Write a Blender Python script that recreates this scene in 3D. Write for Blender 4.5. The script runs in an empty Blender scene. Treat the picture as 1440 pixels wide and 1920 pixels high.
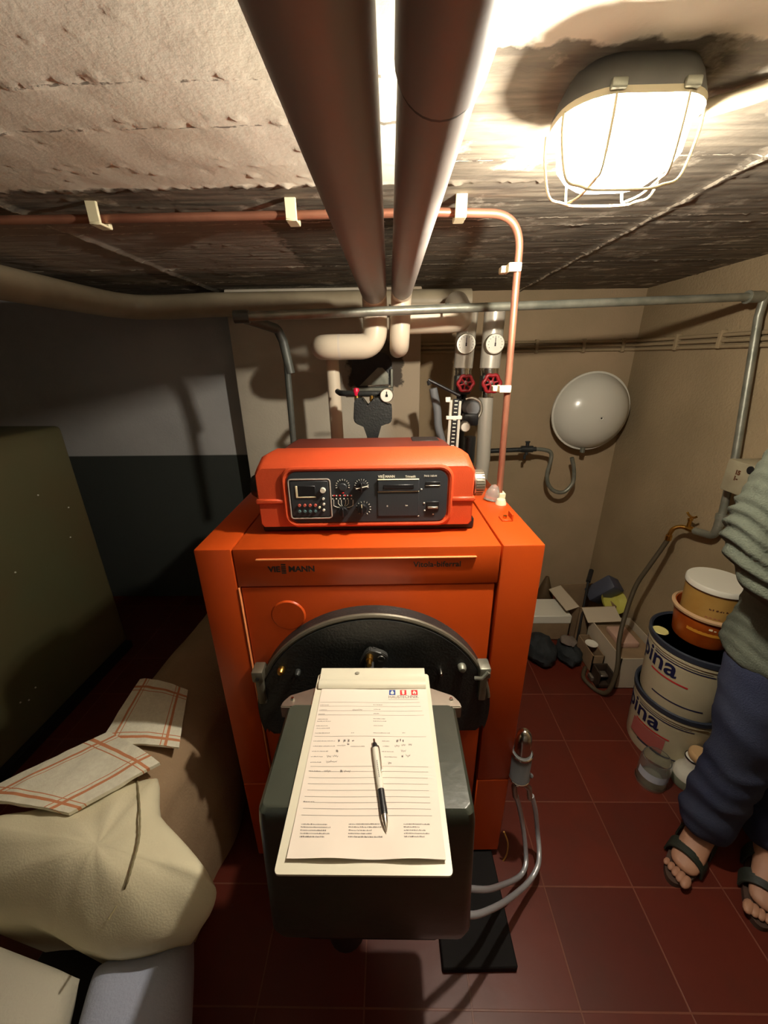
import bpy, bmesh, math, random
from mathutils import Vector, Matrix, noise, Euler

random.seed(4)
SC = bpy.context.scene
COL = SC.collection
PI = math.pi

# ---------------------------------------------------------------- camera
F_PX, EYE = 721.0, 1.45
_d = Vector((24, 1840, F_PX)).normalized()
_g = Vector((10, -(24*10+F_PX*F_PX)/1840, F_PX)).normalized()
_r = _d.cross(_g)
M3 = Matrix((_r, _g, -_d))                     # camera frame (right, down, forward) -> room frame
cam_data = bpy.data.cameras.new('camera')
cam_data.sensor_fit = 'HORIZONTAL'; cam_data.sensor_width = 36.0
cam_data.lens = 36.0*F_PX/1440.0
cam_data.clip_start = 0.01
cam = bpy.data.objects.new('camera', cam_data); COL.objects.link(cam)
_R = M3 @ Matrix(((1,0,0),(0,-1,0),(0,0,-1)))
cam.matrix_world = Matrix.Translation((0,0,EYE)) @ _R.to_4x4()
SC.camera = cam

# ---------------------------------------------------------------- light and exposure
SC.view_settings.view_transform = 'Standard'
SC.view_settings.look = 'None'
SC.view_settings.gamma = 1.0
SC.view_settings.use_curve_mapping = False
SC.view_settings.exposure = 0.25
SC.cycles.use_denoising = True
SC.cycles.max_bounces = 8
SC.cycles.diffuse_bounces = 3
SC.cycles.sample_clamp_indirect = 6.0
world = bpy.data.worlds.new('world'); SC.world = world
world.use_nodes = True
world.node_tree.nodes['Background'].inputs[0].default_value = (0.02,0.02,0.025,1)
world.node_tree.nodes['Background'].inputs[1].default_value = 0.2
LAMP_POS = (0.300, 0.658, 1.690)
BULB = 3400.0                                    # radiance of the bulb in the bulkhead lamp
LAMP_COL = (1.0, 0.935, 0.835)
FILL_W = 0.3                                    # weak cool fill added behind the camera; doorway only assumed, none built
ld = bpy.data.lights.new('cool_fill_light', 'AREA'); ld.shape='RECTANGLE'; ld.size=0.8; ld.size_y=1.3
ld.energy = FILL_W; ld.color = (0.80, 0.88, 1.0)
lo = bpy.data.objects.new('cool_fill_light', ld); COL.objects.link(lo)
lo.location = (-0.9, -1.40, 1.05); lo.rotation_euler = (PI/2, 0, 0)   # faces +Y

# ---------------------------------------------------------------- helpers
def ray(px, py): return M3 @ Vector((px-720, py-960, F_PX))
def atY(px, py, y): v = ray(px,py); return v*(y/v.y)+Vector((0,0,EYE))
def atX(px, py, x): v = ray(px,py); return v*(x/v.x)+Vector((0,0,EYE))
def atZ(px, py, z): v = ray(px,py); return v*((z-EYE)/v.z)+Vector((0,0,EYE))

def lin(c):
    return tuple(((x/255)/12.92 if x/255 <= 0.04045 else ((x/255+0.055)/1.055)**2.4) for x in c)

def mat(name, rgb, rough=0.6, metal=0.0, rgb2=None, scale=20.0, bump=0.0, bscale=60.0, coat=0.0, detail=4.0, spec=0.5):
    m = bpy.data.materials.new(name); m.use_nodes = True
    nt = m.node_tree; b = nt.nodes['Principled BSDF']
    c = lin(rgb)
    b.inputs['Base Color'].default_value = (*c,1)
    b.inputs['Roughness'].default_value = rough
    b.inputs['Metallic'].default_value = metal
    b.inputs['Coat Weight'].default_value = coat
    b.inputs['Specular IOR Level'].default_value = spec
    if rgb2 is not None or bump:
        tc = nt.nodes.new('ShaderNodeTexCoord')
    if rgb2 is not None:
        n = nt.nodes.new('ShaderNodeTexNoise'); n.inputs['Scale'].default_value = scale; n.inputs['Detail'].default_value = detail
        r = nt.nodes.new('ShaderNodeValToRGB')
        r.color_ramp.elements[0].position = 0.35; r.color_ramp.elements[1].position = 0.65
        r.color_ramp.elements[0].color = (*c,1); r.color_ramp.elements[1].color = (*lin(rgb2),1)
        nt.links.new(tc.outputs['Object'], n.inputs['Vector'])
        nt.links.new(n.outputs['Fac'], r.inputs['Fac']); nt.links.new(r.outputs['Color'], b.inputs['Base Color'])
    if bump:
        n2 = nt.nodes.new('ShaderNodeTexNoise'); n2.inputs['Scale'].default_value = bscale; n2.inputs['Detail'].default_value = 5
        bp = nt.nodes.new('ShaderNodeBump'); bp.inputs['Strength'].default_value = bump; bp.inputs['Distance'].default_value = 0.01
        nt.links.new(tc.outputs['Object'], n2.inputs['Vector'])
        nt.links.new(n2.outputs['Fac'], bp.inputs['Height']); nt.links.new(bp.outputs['Normal'], b.inputs['Normal'])
    return m

def finish(me, angle=40):
    me.polygons.foreach_set('use_smooth', [True]*len(me.polygons))
    me.set_sharp_from_angle(angle=math.radians(angle))

def obj(name, bm, m, parent=None, angle=40, loc=None):
    me = bpy.data.meshes.new(name)
    bmesh.ops.recalc_face_normals(bm, faces=bm.faces)
    bm.to_mesh(me); bm.free()
    if m is not None: me.materials.append(m)
    finish(me, angle)
    o = bpy.data.objects.new(name, me); COL.objects.link(o)
    if parent: o.parent = parent
    if loc: o.location = loc
    return o

def thing(name, label, cat, loc=(0,0,0), rz=0.0, group=None):
    o = bpy.data.objects.new(name, None); COL.objects.link(o)
    o.empty_display_size = 0.05
    o.location = loc; o.rotation_euler = (0,0,rz)
    o['label'] = label; o['category'] = cat
    if group: o['group'] = group
    return o

def tag(o, label, cat, group=None, kind=None):
    o['label'] = label; o['category'] = cat
    if group: o['group'] = group
    if kind: o['kind'] = kind
    return o

def struct(name, bm, m, angle=40):
    o = obj(name, bm, m, None, angle); o['kind'] = 'structure'; return o

def B(): return bmesh.new()

def box(bm, x0,x1,y0,y1,z0,z1, bev=0.0, seg=2, M=None):
    r = bmesh.ops.create_cube(bm, size=1.0)
    vs = r['verts']
    for v in vs:
        v.co = Vector(((x0+x1)/2+v.co.x*(x1-x0), (y0+y1)/2+v.co.y*(y1-y0), (z0+z1)/2+v.co.z*(z1-z0)))
    if bev:
        es = {e for v in vs for e in v.link_edges}
        r = bmesh.ops.bevel(bm, geom=list(es), offset=bev, segments=seg, profile=0.5, affect='EDGES')
        vs = r['verts']
        vs = list({v for f in r['faces'] for v in f.verts} | set(vs))
    if M is not None:
        for v in vs: v.co = M @ v.co
    return bm

def cyl(bm, p0, p1, r0, r1=None, n=24, cap=True):
    p0 = Vector(p0); p1 = Vector(p1); r1 = r0 if r1 is None else r1
    d = (p1-p0); q = d.to_track_quat('Z','Y')
    rings = []
    for p, r in ((p0,r0),(p1,r1)):
        rings.append([bm.verts.new(p + q @ Vector((r*math.cos(2*PI*i/n), r*math.sin(2*PI*i/n), 0))) for i in range(n)])
    for i in range(n):
        bm.faces.new((rings[0][i], rings[0][(i+1)%n], rings[1][(i+1)%n], rings[1][i]))
    if cap:
        bm.faces.new(list(reversed(rings[0]))); bm.faces.new(rings[1])
    return bm

def lathe(bm, prof, origin=(0,0,0), axis=(0,0,1), n=32, sx=1.0, sy=1.0):
    """prof: list of (radius, height) along axis"""
    o = Vector(origin); q = Vector(axis).to_track_quat('Z','Y')
    rings = []
    for r, h in prof:
        if r < 1e-6: rings.append([bm.verts.new(o + q @ Vector((0,0,h)))])
        else: rings.append([bm.verts.new(o + q @ Vector((sx*r*math.cos(2*PI*i/n), sy*r*math.sin(2*PI*i/n), h))) for i in range(n)])
    for a, b in zip(rings, rings[1:]):
        for i in range(n):
            j = (i+1) % n
            if len(a) == 1 and len(b) == 1: break
            if len(a) == 1: bm.faces.new((a[0], b[i], b[j]))
            elif len(b) == 1: bm.faces.new((a[i], a[j], b[0]))
            else: bm.faces.new((a[i], a[j], b[j], b[i]))
    return bm

def fillet(pts, r, seg=8):
    pts = [Vector(p) for p in pts]; out = [pts[0]]
    for a, b, c in zip(pts, pts[1:], pts[2:]):
        u = (a-b); w = (c-b); lu, lw = u.length, w.length
        u.normalize(); w.normalize()
        ang = u.angle(w)
        if ang > PI-0.05: out.append(b); continue
        t = min(r/math.tan(ang/2), lu*0.49, lw*0.49)
        p, q = b+u*t, b+w*t
        for i in range(seg+1):
            s = i/seg
            out.append(p*(1-s)**2 + b*2*s*(1-s) + q*s*s)
    out.append(pts[-1]); return out

def smooth_path(pts, sub=8):
    pts = [Vector(p) for p in pts]; P = [pts[0]]+pts+[pts[-1]]; out = []
    for i in range(1, len(P)-2):
        for k in range(sub):
            t = k/sub; a,b,c,d = P[i-1],P[i],P[i+1],P[i+2]
            out.append(0.5*((2*b)+(c-a)*t+(2*a-5*b+4*c-d)*t*t+(3*b-a-3*c+d)*t**3))
    out.append(pts[-1]); return out

def tube(bm, pts, r, n=14, closed=False, cap=True):
    pts = [Vector(p) for p in pts]; N = len(pts)
    rf = r if callable(r) else (lambda s: r)
    up = None; rings = []
    for i, p in enumerate(pts):
        a = pts[i-1] if (i > 0 or closed) else pts[0]
        b = pts[(i+1) % N] if (i < N-1 or closed) else pts[-1]
        t = (b-a).normalized()
        if up is None:
            up = Vector((0,0,1)) if abs(t.z) < 0.9 else Vector((0,1,0))
        up = (up - t*up.dot(t)).normalized(); s = t.cross(up)
        rr = rf(i/(N-1))
        rings.append([bm.verts.new(p + (up*math.cos(2*PI*k/n)+s*math.sin(2*PI*k/n))*rr) for k in range(n)])
    M = N if closed else N-1
    for i in range(M):
        A, C = rings[i], rings[(i+1) % N]
        for k in range(n):
            bm.faces.new((A[k], A[(k+1)%n], C[(k+1)%n], C[k]))
    if cap and not closed:
        bm.faces.new(list(reversed(rings[0]))); bm.faces.new(rings[-1])
    return bm

def prism(bm, poly, y0, y1, fr=None):
    """poly of (x,z) extruded from y0 to y1"""
    a = [bm.verts.new((x,y0,z)) for x,z in poly]; b = [bm.verts.new((x,y1,z)) for x,z in poly]
    n = len(poly)
    bm.faces.new(a); bm.faces.new(list(reversed(b)))
    for i in range(n): bm.faces.new((a[i], b[i], b[(i+1)%n], a[(i+1)%n]))
    return bm

def rrect(x0,x1,z0,z1,r,n=6):
    out = []
    for cx,cz,a0 in ((x1-r,z1-r,0),(x0+r,z1-r,90),(x0+r,z0+r,180),(x1-r,z0+r,270)):
        for i in range(n+1):
            a = math.radians(a0+90*i/n); out.append((cx+r*math.cos(a), cz+r*math.sin(a)))
    return out

def text_bm(s, size, align='LEFT', bold=0.0, ext=0.0004):
    cu = bpy.data.curves.new('t','FONT'); cu.body = s; cu.size = size; cu.align_x = align
    cu.extrude = ext; cu.offset = bold; cu.resolution_u = 3
    o = bpy.data.objects.new('t', cu); COL.objects.link(o)
    dg = bpy.context.evaluated_depsgraph_get(); dg.update()
    me = bpy.data.meshes.new_from_object(o.evaluated_get(dg))
    bm = bmesh.new(); bm.from_mesh(me)
    bpy.data.objects.remove(o); bpy.data.curves.remove(cu); bpy.data.meshes.remove(me)
    return bm

def put(bm, dst, M):
    """append bm transformed by M into dst"""
    me = bpy.data.meshes.new('tmp'); bm.transform(M); bm.to_mesh(me); dst.from_mesh(me); bpy.data.meshes.remove(me); bm.free()

FRONT = Matrix(((1,0,0,0),(0,0,-1,0),(0,1,0,0),(0,0,0,1)))     # text standing up facing -Y

def xform_children_local(root):
    pass

# ---------------------------------------------------------------- materials
def pos_nodes(nt):
    g = nt.nodes.new('ShaderNodeNewGeometry'); s = nt.nodes.new('ShaderNodeSeparateXYZ')
    nt.links.new(g.outputs['Position'], s.inputs[0]); return g, s
def math_n(nt, op, a, b=None, clamp=False):
    n = nt.nodes.new('ShaderNodeMath'); n.operation = op; n.use_clamp = clamp
    for i, v in enumerate((a,b)):
        if v is None: continue
        if isinstance(v, (int,float)): n.inputs[i].default_value = v
        else: nt.links.new(v, n.inputs[i])
    return n.outputs[0]
def mix_c(nt, fac, a, b):
    n = nt.nodes.new('ShaderNodeMix'); n.data_type = 'RGBA'
    if isinstance(fac,(int,float)): n.inputs[0].default_value = fac
    else: nt.links.new(fac, n.inputs[0])
    for i, v in ((6,a),(7,b)):
        if isinstance(v, tuple): n.inputs[i].default_value = (*lin(v),1)
        else: nt.links.new(v, n.inputs[i])
    return n.outputs[2]
def noise_n(nt, scale, detail=4, vec=None, rough=0.5, dist=0.0):
    n = nt.nodes.new('ShaderNodeTexNoise'); n.inputs['Scale'].default_value = scale; n.inputs['Detail'].default_value = detail
    n.inputs['Roughness'].default_value = rough; n.inputs['Distortion'].default_value = dist
    if vec is None:
        g = nt.nodes.new('ShaderNodeNewGeometry'); vec = g.outputs['Position']
    nt.links.new(vec, n.inputs['Vector']); return n.outputs['Fac']
def stretched(nt, sx, sy, sz):
    g = nt.nodes.new('ShaderNodeNewGeometry'); m = nt.nodes.new('ShaderNodeMapping')
    m.inputs['Scale'].default_value = (sx,sy,sz); nt.links.new(g.outputs['Position'], m.inputs['Vector']); return m.outputs[0]
def step_n(nt, v, edge, soft=0.004):
    n = nt.nodes.new('ShaderNodeMapRange'); n.inputs['From Min'].default_value = edge-soft; n.inputs['From Max'].default_value = edge+soft
    nt.links.new(v, n.inputs['Value']); return n.outputs[0]
def new_mat(name, rough=0.8, spec=0.3):
    m = bpy.data.materials.new(name); m.use_nodes = True
    b = m.node_tree.nodes['Principled BSDF']; b.inputs['Roughness'].default_value = rough
    b.inputs['Specular IOR Level'].default_value = spec
    return m, m.node_tree, b
def bump_n(nt, b, h, strength=0.4, dist=0.01):
    bp = nt.nodes.new('ShaderNodeBump'); bp.inputs['Strength'].default_value = strength; bp.inputs['Distance'].default_value = dist
    nt.links.new(h, bp.inputs['Height']); nt.links.new(bp.outputs['Normal'], b.inputs['Normal'])

def ceiling_material():
    m, nt, b = new_mat('ceiling_board_marked_concrete', 0.85, 0.2)
    g, s = pos_nodes(nt)
    wob = math_n(nt,'MULTIPLY', math_n(nt,'SUBTRACT', noise_n(nt, 30, 5), 0.5), 0.05)
    yy = math_n(nt,'ADD', s.outputs['Y'], wob)
    a = step_n(nt, yy, 0.925)                                 # left of the ducts: cream paint stops here
    c = step_n(nt, yy, 0.578)                                 # right of them it stops nearer
    right = step_n(nt, s.outputs['X'], 0.085)
    mx = nt.nodes.new('ShaderNodeMix'); nt.links.new(right, mx.inputs[0]); nt.links.new(a, mx.inputs[2]); nt.links.new(c, mx.inputs[3])
    bare = mx.outputs[0]
    grain = noise_n(nt, 6, 6, stretched(nt, 1.2, 9, 1), 0.6)
    conc = mix_c(nt, step_n(nt, grain, 0.5, 0.18), (90,84,76), (138,129,114))
    spots = noise_n(nt, 9, 6, None, 0.65)
    conc = mix_c(nt, step_n(nt, spots, 0.62, 0.05), conc, (186,178,162))
    # paler patch left of the ducts
    xx = math_n(nt,'ADD', s.outputs['X'], math_n(nt,'MULTIPLY', wob, 2.0))
    patch = math_n(nt,'MULTIPLY', math_n(nt,'SUBTRACT', 1.0, step_n(nt, xx, -0.30)), math_n(nt,'MULTIPLY', step_n(nt, yy, 1.10, 0.02), math_n(nt,'SUBTRACT',1.0, step_n(nt, yy, 1.66, 0.03))))
    conc = mix_c(nt, math_n(nt,'MULTIPLY', patch, 0.7), conc, (188,172,158))
    paint = mix_c(nt, step_n(nt, noise_n(nt, 5, 5), 0.5, 0.2), (246,240,224), (236,228,208))
    # paint caught on the board seams; dark dots in the pits of the painted ones
    brk = noise_n(nt, 34, 5, None, .7)
    wv = math_n(nt,'MULTIPLY', math_n(nt,'SUBTRACT', noise_n(nt, 60, 3), 0.5), 0.008)
    sk = math_n(nt,'ADD', s.outputs['Y'], math_n(nt,'ADD', wv, math_n(nt,'MULTIPLY', s.outputs['X'], 0.006)))
    def line(v, at, w): return math_n(nt,'LESS_THAN', math_n(nt,'ABSOLUTE', math_n(nt,'SUBTRACT', v, at)), w)
    seam = None
    for at, w in ((1.136,.0022),(1.19,.0018),(1.33,.0015),(1.47,.0018),(1.60,.0030),(1.86,.0022),(2.0,.002),(.84,.0014)):
        l = line(sk, at, w); seam = l if seam is None else math_n(nt,'MAXIMUM', seam, l)
    xk = math_n(nt,'ADD', s.outputs['X'], math_n(nt,'MULTIPLY', wv, 0.8))
    for at in (-.822, .640): seam = math_n(nt,'MAXIMUM', seam, math_n(nt,'MULTIPLY', line(xk, at, .0035), step_n(nt, s.outputs['Y'], .95 if at < 0 else .74)))
    seam = math_n(nt,'MULTIPLY', seam, step_n(nt, brk, .47, .04))
    conc = mix_c(nt, math_n(nt,'MULTIPLY', seam, .85), conc, (222,214,194))
    pit = math_n(nt,'MAXIMUM', line(sk, .621, .0022), line(sk, .719, .0022))
    paint = mix_c(nt, math_n(nt,'MULTIPLY', math_n(nt,'MULTIPLY', pit, step_n(nt, brk, .52, .03)), .7), paint, (70,58,48))
    nt.links.new(mix_c(nt, bare, paint, conc), b.inputs['Base Color'])
    h = math_n(nt,'ADD', noise_n(nt, 110, 6, None, 0.6), math_n(nt,'MULTIPLY', noise_n(nt, 30, 4, stretched(nt,.25,2.0,1)), math_n(nt,'MULTIPLY', bare, 1.5)))
    bump_n(nt, b, h, 0.16, 0.004)
    return m

def back_wall_material():
    m, nt, b = new_mat('back_wall_plaster', 0.85, 0.2)
    g, s = pos_nodes(nt)
    zz = s.outputs['Z']
    left = math_n(nt,'SUBTRACT', 1.0, step_n(nt, s.outputs['X'], -0.3))
    up = mix_c(nt, step_n(nt, noise_n(nt, 4, 4), 0.5, 0.2), (216,214,212), (202,201,200))
    taupe = mix_c(nt, step_n(nt, noise_n(nt, 2.5, 6, None, .6), 0.5, 0.2), (176,152,122), (158,140,110))
    col = mix_c(nt, left, taupe, up)
    dado = math_n(nt,'MULTIPLY', left, math_n(nt,'SUBTRACT', 1.0, step_n(nt, zz, 0.957, 0.003)))
    col = mix_c(nt, dado, col, (72,76,72))
    nt.links.new(col, b.inputs['Base Color'])
    bump_n(nt, b, math_n(nt,'ADD', noise_n(nt, 120, 4), noise_n(nt, 8, 3)), 0.25, 0.004)
    return m

def chimney_material():
    m, nt, b = new_mat('chimney_plaster', 0.85, 0.2)
    g, s = pos_nodes(nt)
    wob = math_n(nt,'MULTIPLY', math_n(nt,'SUBTRACT', noise_n(nt, 22, 6, None, .7), 0.5), 0.10)
    x = math_n(nt,'ADD', s.outputs['X'], wob); z = math_n(nt,'ADD', s.outputs['Z'], wob)
    up = mix_c(nt, step_n(nt, noise_n(nt, 4, 4), 0.5, 0.2), (226,216,196), (210,199,180))
    warm = step_n(nt, s.outputs['X'], -0.02, 0.05)
    col = mix_c(nt, math_n(nt,'MULTIPLY', warm, 0.8), up, (196,174,146))
    # soot stain round the flue
    box_ = math_n(nt,'MULTIPLY', math_n(nt,'MULTIPLY', step_n(nt, x, -0.20, .01), math_n(nt,'SUBTRACT',1.0, step_n(nt, x, 0.066,.006))),
                  math_n(nt,'MULTIPLY', step_n(nt, z, 1.335, .006), math_n(nt,'SUBTRACT',1.0, step_n(nt, z, 1.56,.02))))
    col = mix_c(nt, math_n(nt,'MULTIPLY', box_, 0.85), col, (58,52,50))
    # grey dado only round the left side of the breast
    g2 = nt.nodes.new('ShaderNodeSeparateXYZ'); nt.links.new(g.outputs['Normal'], g2.inputs[0])
    side = math_n(nt,'LESS_THAN', g2.outputs['X'], -0.5)
    dado = math_n(nt,'MULTIPLY', side, math_n(nt,'SUBTRACT', 1.0, step_n(nt, s.outputs['Z'], 0.957, 0.003)))
    col = mix_c(nt, dado, col, (72,76,72))
    nt.links.new(col, b.inputs['Base Color'])
    bump_n(nt, b, math_n(nt,'ADD', noise_n(nt, 120, 4), noise_n(nt, 8, 3)), 0.25, 0.004)
    return m

def floor_material():
    m, nt, b = new_mat('red_clay_floor_tiles', 0.42, 0.4)
    tcv = nt.nodes.new('ShaderNodeNewGeometry'); mp = nt.nodes.new('ShaderNodeMapping')
    mp.inputs['Location'].default_value = (-0.447+0.259*6, -0.660+0.235*8, 0)
    nt.links.new(tcv.outputs['Position'], mp.inputs['Vector'])
    br = nt.nodes.new('ShaderNodeTexBrick'); br.offset = 0.0; br.squash = 1.0
    br.inputs['Scale'].default_value = 1.0; br.inputs['Mortar Size'].default_value = 0.0022
    br.inputs['Mortar Smooth'].default_value = 0.3
    br.inputs['Brick Width'].default_value = 0.259; br.inputs['Row Height'].default_value = 0.235
    br.inputs['Color1'].default_value = (*lin((98,36,22)),1); br.inputs['Color2'].default_value = (*lin((84,29,18)),1)
    br.inputs['Mortar'].default_value = (*lin((116,66,50)),1)
    nt.links.new(mp.outputs[0], br.inputs['Vector'])
    dirt = noise_n(nt, 7, 6, None, .65)
    col = mix_c(nt, math_n(nt,'MULTIPLY', step_n(nt, dirt, 0.58, 0.12), 0.35), br.outputs['Color'], (66,36,28))
    nt.links.new(col, b.inputs['Base Color'])
    h = math_n(nt,'ADD', math_n(nt,'MULTIPLY', br.outputs['Fac'], -1.0), math_n(nt,'MULTIPLY', noise_n(nt, 25, 4), 0.4))
    bump_n(nt, b, h, 0.3, 0.004)
    return m

M_ceil = ceiling_material(); M_back = back_wall_material(); M_chim = chimney_material(); M_floor = floor_material()
M_side = mat('side_wall_plaster', (168,148,116), 0.85, rgb2=(152,134,104), scale=2.5, bump=0.3, bscale=110, spec=.2)
M_plain = mat('whitewashed_plaster', (190,182,166), 0.85, rgb2=(170,164,150), scale=3, bump=0.3, bscale=90, spec=.2)
M_orange = mat('orange_enamel', (198,76,22), 0.36, rgb2=(192,72,20), scale=3, bump=0.02, bscale=300, spec=.35)
M_orange2 = mat('orange_red_textured_plastic', (214,82,42), 0.5, rgb2=(208,78,38), scale=6, bump=0.12, bscale=500)
M_light_orange = mat('pale_orange_trim_highlight', (246,150,90), 0.4)
M_black = mat('black_plastic', (26,26,28), 0.4)
M_dark = mat('black_cast_iron', (34,36,36), 0.42, rgb2=(46,48,46), scale=12, bump=0.2, bscale=160)
M_latch = mat('dark_grey_latch_metal', (66,66,64), 0.4, 0.3)
M_fascia = mat('anthracite_fascia', (52,56,60), 0.38)
M_hood = mat('dark_green_grey_enamel', (66,70,60), 0.28, rgb2=(56,60,52), scale=6, bump=0.05, bscale=40)
M_alu = mat('brushed_aluminium', (196,188,172), 0.38, 0.9, rgb2=(176,170,156), scale=14)
M_chrome = mat('polished_metal', (215,210,200), 0.18, 1.0)
M_brass = mat('brass', (205,160,80), 0.3, 1.0)
M_copper = mat('copper_pipe', (188,130,104), 0.35, 0.6, rgb2=(160,106,84), scale=10)
M_galv = mat('galvanised_steel', (150,150,136), 0.42, 0.5, rgb2=(122,124,112), scale=18, bump=0.1, bscale=60)
M_galvdark = mat('dark_painted_steel_pipe', (84,88,82), 0.5, 0.2, rgb2=(70,72,68), scale=20)
M_pvc = mat('cream_pvc_jacket', (230,216,192), 0.33, rgb2=(222,206,182), scale=3, bump=0.03, bscale=30)
M_jacket = mat('shaded_pipe_jacket', (138,131,126), 0.45, rgb2=(134,126,120), scale=3, bump=0.03, bscale=30)  # cream jacket toned grey so the straight runs look shaded
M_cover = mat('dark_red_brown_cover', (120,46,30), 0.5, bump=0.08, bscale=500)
M_pvcw = mat('white_pvc_jacket', (224,212,196), 0.3, rgb2=(214,202,186), scale=3)
M_pipebeige = mat('beige_painted_pipe', (184,170,142), 0.5, rgb2=(168,154,128), scale=8)
M_greyjacket = mat('grey_insulation_foil', (196,190,176), 0.35, 0.35)
M_white = mat('white_plastic', (226,222,206), 0.4)
M_cream = mat('cream_clip_plastic', (238,228,190), 0.45)
M_board = mat('cream_board_plastic', (222,216,194), 0.35)
M_paper = mat('white_paper', (232,220,206), 0.8, spec=.2)
M_ink = mat('grey_print', (110,102,98), 0.8)
M_inkd = mat('dark_print', (60,54,54), 0.8)
M_pencil = mat('pencil_marks', (96,90,90), 0.8)
M_blue = mat('blue_print', (40,70,140), 0.7)
M_red = mat('red_print', (205,40,44), 0.7)
M_redwheel = mat('dark_red_handwheel', (150,30,36), 0.35)
M_redcap = mat('bright_red_cap', (205,24,60), 0.35)
M_olive = mat('olive_steel_tank', (98,100,70), 0.5, rgb2=(106,94,64), scale=2, bump=0.05, bscale=30)
M_vessel = mat('pale_grey_enamel_vessel', (208,204,190), 0.22, coat=.3)
M_rubber = mat('dark_rubber_hose', (72,62,44), 0.55)
M_silver = mat('silver_hose', (196,200,206), 0.35, 0.5)
M_greyplastic = mat('grey_plastic', (120,122,124), 0.5)
M_darklabel = mat('dark_label', (46,38,36), 0.5)
M_card = mat('brown_cardboard', (150,124,92), 0.85, rgb2=(136,112,84), scale=12)
M_cardlight = mat('pale_cardboard', (196,182,158), 0.85)
M_greyfelt = mat('blackened_bag_cloth', (30,34,36), 0.8, bump=.4, bscale=30)
M_printdark = mat('handwritten_marks', (92,52,26), 0.7)
M_wire = mat('cream_coated_wire', (226,214,178), 0.4)
M_housing = mat('dark_grey_lamp_housing', (88,86,80), 0.55, rgb2=(74,72,68), scale=15)

# objects are modelled in room coordinates; parts are shifted into their parent's frame
WLOC = {}
_obj0 = obj
def obj(name, bm, m, parent=None, angle=40):
    if parent is not None:
        off = WLOC.get(parent.name, Vector((0,0,0)))
        bmesh.ops.translate(bm, verts=bm.verts, vec=-off)
        o = _obj0(name, bm, m, parent, angle); WLOC[o.name] = off; return o
    xs = [v.co for v in bm.verts]
    c = Vector(((min(v.x for v in xs)+max(v.x for v in xs))/2, (min(v.y for v in xs)+max(v.y for v in xs))/2, min(v.z for v in xs)))
    bmesh.ops.translate(bm, verts=bm.verts, vec=-c)
    o = _obj0(name, bm, m, None, angle); o.location = c; WLOC[o.name] = c; return o
_thing0 = thing
def thing(name, label, cat, loc, group=None):
    o = _thing0(name, label, cat, loc, 0.0, group); WLOC[o.name] = Vector(loc); return o
def struct(name, bm, m, angle=40):
    o = obj(name, bm, m, None, angle); o['kind'] = 'structure'; return o

XL, XR, YB, YF, ZC = -2.25, 1.275, 2.18, -1.5, 1.77
# ================================================================ the room
b = B(); box(b, XL-.1, XR+.1, YF-.1, YB+.1, -0.06, 0.0); struct('floor', b, M_floor)
b = B(); box(b, XL-.1, XR+.1, YB, YB+.1, 0, ZC+.02); struct('wall_back', b, M_back)
b = B(); box(b, XR, XR+.1, YF, YB, 0, ZC+.02); struct('wall_right', b, M_side)
b = B(); box(b, XL-.1, XL, YF, YB, 0, ZC+.02); struct('wall_left', b, M_plain)
b = B(); box(b, XL-.1, XR+.1, YF-.1, YF, 0, ZC+.02); struct('wall_front', b, M_plain)
b = B(); box(b, -0.766, 0.153, 2.02, YB, 0, ZC, bev=0.008); struct('wall_chimney_breast', b, M_chim)

def ceiling():
    b = B()
    xs = [XL-.1+i*0.02 for i in range(int(1.25/0.02))]; x_ = xs[-1]+.009
    while x_ < XR+.1: xs.append(x_); x_ += 0.009
    ys = [YF-.1, -1.0, -0.6, -0.3, -0.1] + [0.0+i*0.0065 for i in range(int(2.25/0.0065)+1)]
    seams = [(.30,.8),(.43,.5),(.619,.9),(.716,1.0),(.84,.35),(.925,1.2),(1.03,.4),(1.136,.7),(1.19,.6),(1.33,.5),(1.47,.35),(1.60,.9),(1.70,.6),(1.86,.5),(2.0,.5)]
    grid = []
    for y in ys:
        row = []
        for x in xs:
            z = ZC
            if y > -0.05:
                w = 0.006*noise.noise(Vector((x*6, y*2, 1.3)))+0.02*x*0.3
                for sy, amp in seams:
                    d = (y + w - sy)/0.0038
                    if abs(d) < 3:
                        k = max(0.0, 0.25+1.0*noise.noise(Vector((x*22, sy*37, 4.0)))+2.2*noise.noise(Vector((x*75, y*60, 9.0))))
                        z -= amp*0.0034*k*math.exp(-d*d)
                for sx, y0 in ((-0.82,0.93),(0.645,0.72)):
                    d = (x + 0.004*noise.noise(Vector((y*9,sx,0))) - sx)/0.010
                    if abs(d) < 3 and y > y0: z -= 0.009*math.exp(-d*d)*(0.7+0.6*noise.noise(Vector((y*20, sx, 2))))
                n1 = noise.noise(Vector((x*14, y*16, 0)))
                n2 = noise.noise(Vector((x*55, y*55, 3)))
                z += 0.0012*n1
                n3 = noise.noise(Vector((x*38, y*38, 7)))
                if n2 > 0.42 and n1 > .0: z -= 0.004*(n2-0.42)*2
                if n3 > 0.66: z += 0.008*(n3-0.66)*2
                if y > 0.925 or (x > .09 and y > .578): z += 0.0012*noise.noise(Vector((x*8, y*70, 5)))
            row.append(b.verts.new((x,y,z)))
        grid.append(row)
    for r0, r1 in zip(grid, grid[1:]):
        for i in range(len(xs)-1): b.faces.new((r0[i], r1[i], r1[i+1], r0[i+1]))
    # slab above
    x0,x1,y0,y1 = xs[0],xs[-1],ys[0],ys[-1]
    t = [b.verts.new(p) for p in ((x0,y0,ZC+.08),(x1,y0,ZC+.08),(x1,y1,ZC+.08),(x0,y1,ZC+.08))]; b.faces.new(t)
    return b
struct('ceiling', ceiling(), M_ceil, angle=60)

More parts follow.
